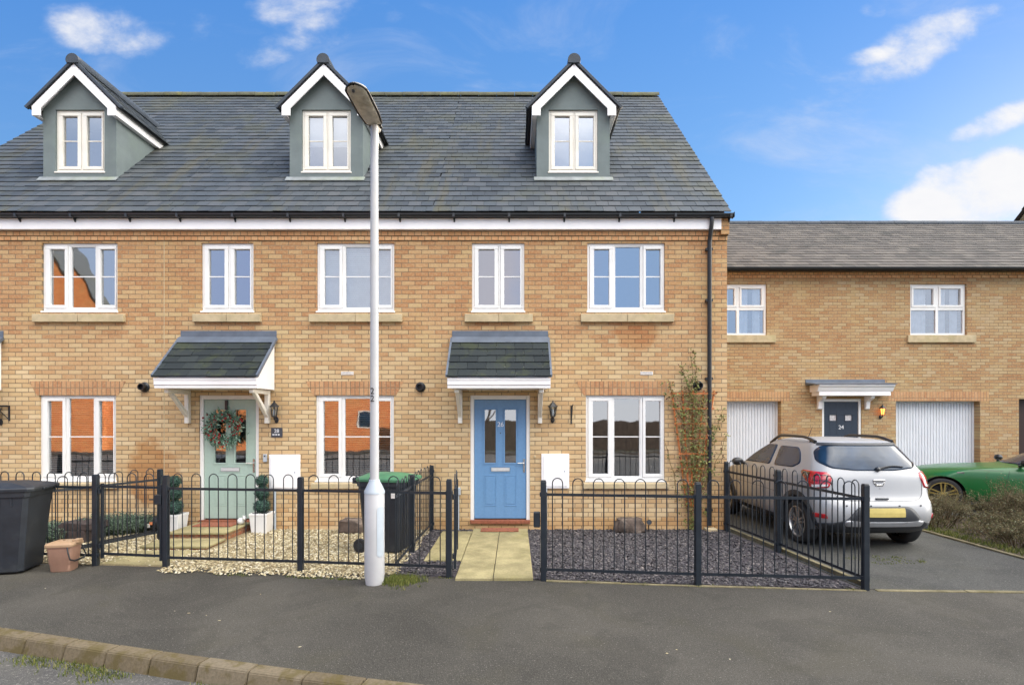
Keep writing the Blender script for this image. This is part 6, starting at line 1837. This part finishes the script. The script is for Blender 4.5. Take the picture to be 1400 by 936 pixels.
cs = [cl(140, 42, 90, 40, -12, .72), (cl(365, 72, 60, 26, 14, .5)), cl(405, 12, 80, 30, 0, .6), cl(445, 48, 45, 28, 0, .42), cl(515, 12, 60, 22, 0, .25), cl(1258, 60, 110, 40, 28, .72), cl(1180, 78, 40, 12, 10, .35), cl(1195, 15, 25, 14, 0, .35), cl(1362, 168, 80, 22, 22, .82), cl(1335, 266, 125, 62, 14, .92), cl(1245, 285, 55, 26, 0, .5), cl(265, 40, 40, 30, 0, .2), cl(1390, 232, 50, 40, 0, .5), cl(1390, 15, 40, 20, 0, .3), cl(30, 250, 120, 90, 0, .15)]
ms = cs[0]
for c in cs[1:]: ms = t.m('ADD', ms, c)
front = t.step(dy, .1, .3)
uvv = t.n('ShaderNodeCombineXYZ', i_0=u, i_1=t.m('MULTIPLY', v, 1.5))
n1 = t.noise(uvv, 7.5, 8, .60, .3); n2 = t.noise(uvv, 19, 7, .62)
dens = t.m('MULTIPLY', t.m('MULTIPLY', t.step(t.m('ADD', ms, t.m('ADD', t.m('MULTIPLY', t.m('SUBTRACT', n1, .5), 1.15), t.m('MULTIPLY', t.m('SUBTRACT', n2, .5), .5))), .22, 1.05), front), t.step(ms, .02, .2))
wisp = t.m('MULTIPLY', t.m('MULTIPLY', t.step(t.noise(t.n('ShaderNodeCombineXYZ', i_0=t.m('MULTIPLY', u, 1.0), i_1=t.m('MULTIPLY', v, 2.6)), 2.4, 8, .62, .8), .48, .78), .38), front)
dens = t.m('MAXIMUM', dens, wisp)
CB = 1.0
ccol = t.ramp(t.m('ADD', t.m('MULTIPLY', n2, .4), t.m('MULTIPLY', dens, .75)), [(.25, (3.6, 4.1, 5.2)), (.6, (4.9, 5.0, 5.35)), (1, (5.5, 5.5, 5.6))])
blue = t.mix(t.step(v, .25, .95), (1.35, 2.75, 5.1, 1), (.62, 1.95, 5.3, 1))
ahead = t.mix(dens, t.mix(.62, base.outputs[0], blue), ccol)
# towards the sun (out of view) and behind the camera: a bright cloud bank added to light the shaded facade and dormer cheeks, bluer low down in the street's direction
rear = t.step(t.m('SUBTRACT', t.m('MULTIPLY', dx, .75), dy), -.02, .35)
n3 = t.noise(co, 2.2, 7, .6, .2)
bcol = t.mix(t.step(n3, .35, .68), (20, 20, 20.5, 1), (34, 33, 31, 1))
ub = t.m('ADD', t.m('DIVIDE', dx, t.m('MAXIMUM', t.m('MULTIPLY', dy, -1.0), .1)), t.m('MULTIPLY', t.m('SUBTRACT', t.noise(co, 5, 4, .6), .5), .18))
low = t.ramp(t.m('ADD', .5, t.m('MULTIPLY', ub, .5)), [(.10, (5.2, 6.4, 8.6)), (.26, (4.2, 5.4, 8.6)), (.34, (6.2, 6.8, 8.2)), (.49, (7.4, 7.2, 8.0)), (.535, (5.0, 6.2, 9.0)), (.58, (4.1, 6.2, 9.8)), (.66, (4.3, 6.2, 9.2)), (.78, (6.4, 7.2, 8.6))])
low = t.mix(t.step(dz, .02, .13), (8.6, 8.8, 9.2, 1), low)
rcol = t.mix(t.step(dz, .36, .62), low, bcol)
side = t.step(dy, -.45, -.1)
scol = t.mix(1.0, bcol, (2.0, 1.95, 1.85, 1), 'MULTIPLY')
allc = t.mix(rear, ahead, t.mix(side, rcol, scol))
bg = t.n('ShaderNodeBackground', i_Color=allc); bg.inputs['Strength'].default_value = STR
o = t.n('ShaderNodeOutputWorld'); t.t.links.new(bg.outputs[0], o.inputs[0])

cam = bpy.data.cameras.new('Camera'); cam.sensor_width = 36; cam.sensor_fit = 'HORIZONTAL'; cam.lens = F / 1400 * 36
cam.shift_x = -(CX - 700) / 1400; cam.shift_y = (HY - 468) / 1400; cam.clip_start = .05; cam.clip_end = 3000
co_ = bpy.data.objects.new('Camera', cam); COL.objects.link(co_); co_.location = (0, -D, H); co_.rotation_euler = (R(90), 0, 0)
SC.camera = co_
vs = SC.view_settings; SC.display_settings.display_device = 'sRGB'; vs.view_transform = 'Standard'; vs.look = 'None'; vs.exposure = EXPO if 'EXPO' in globals() else .0; vs.gamma = 1.0; vs.use_curve_mapping = False
SC.render.engine = 'CYCLES'; SC.cycles.max_bounces = 6; SC.cycles.transparent_max_bounces = 12; SC.cycles.use_denoising = True
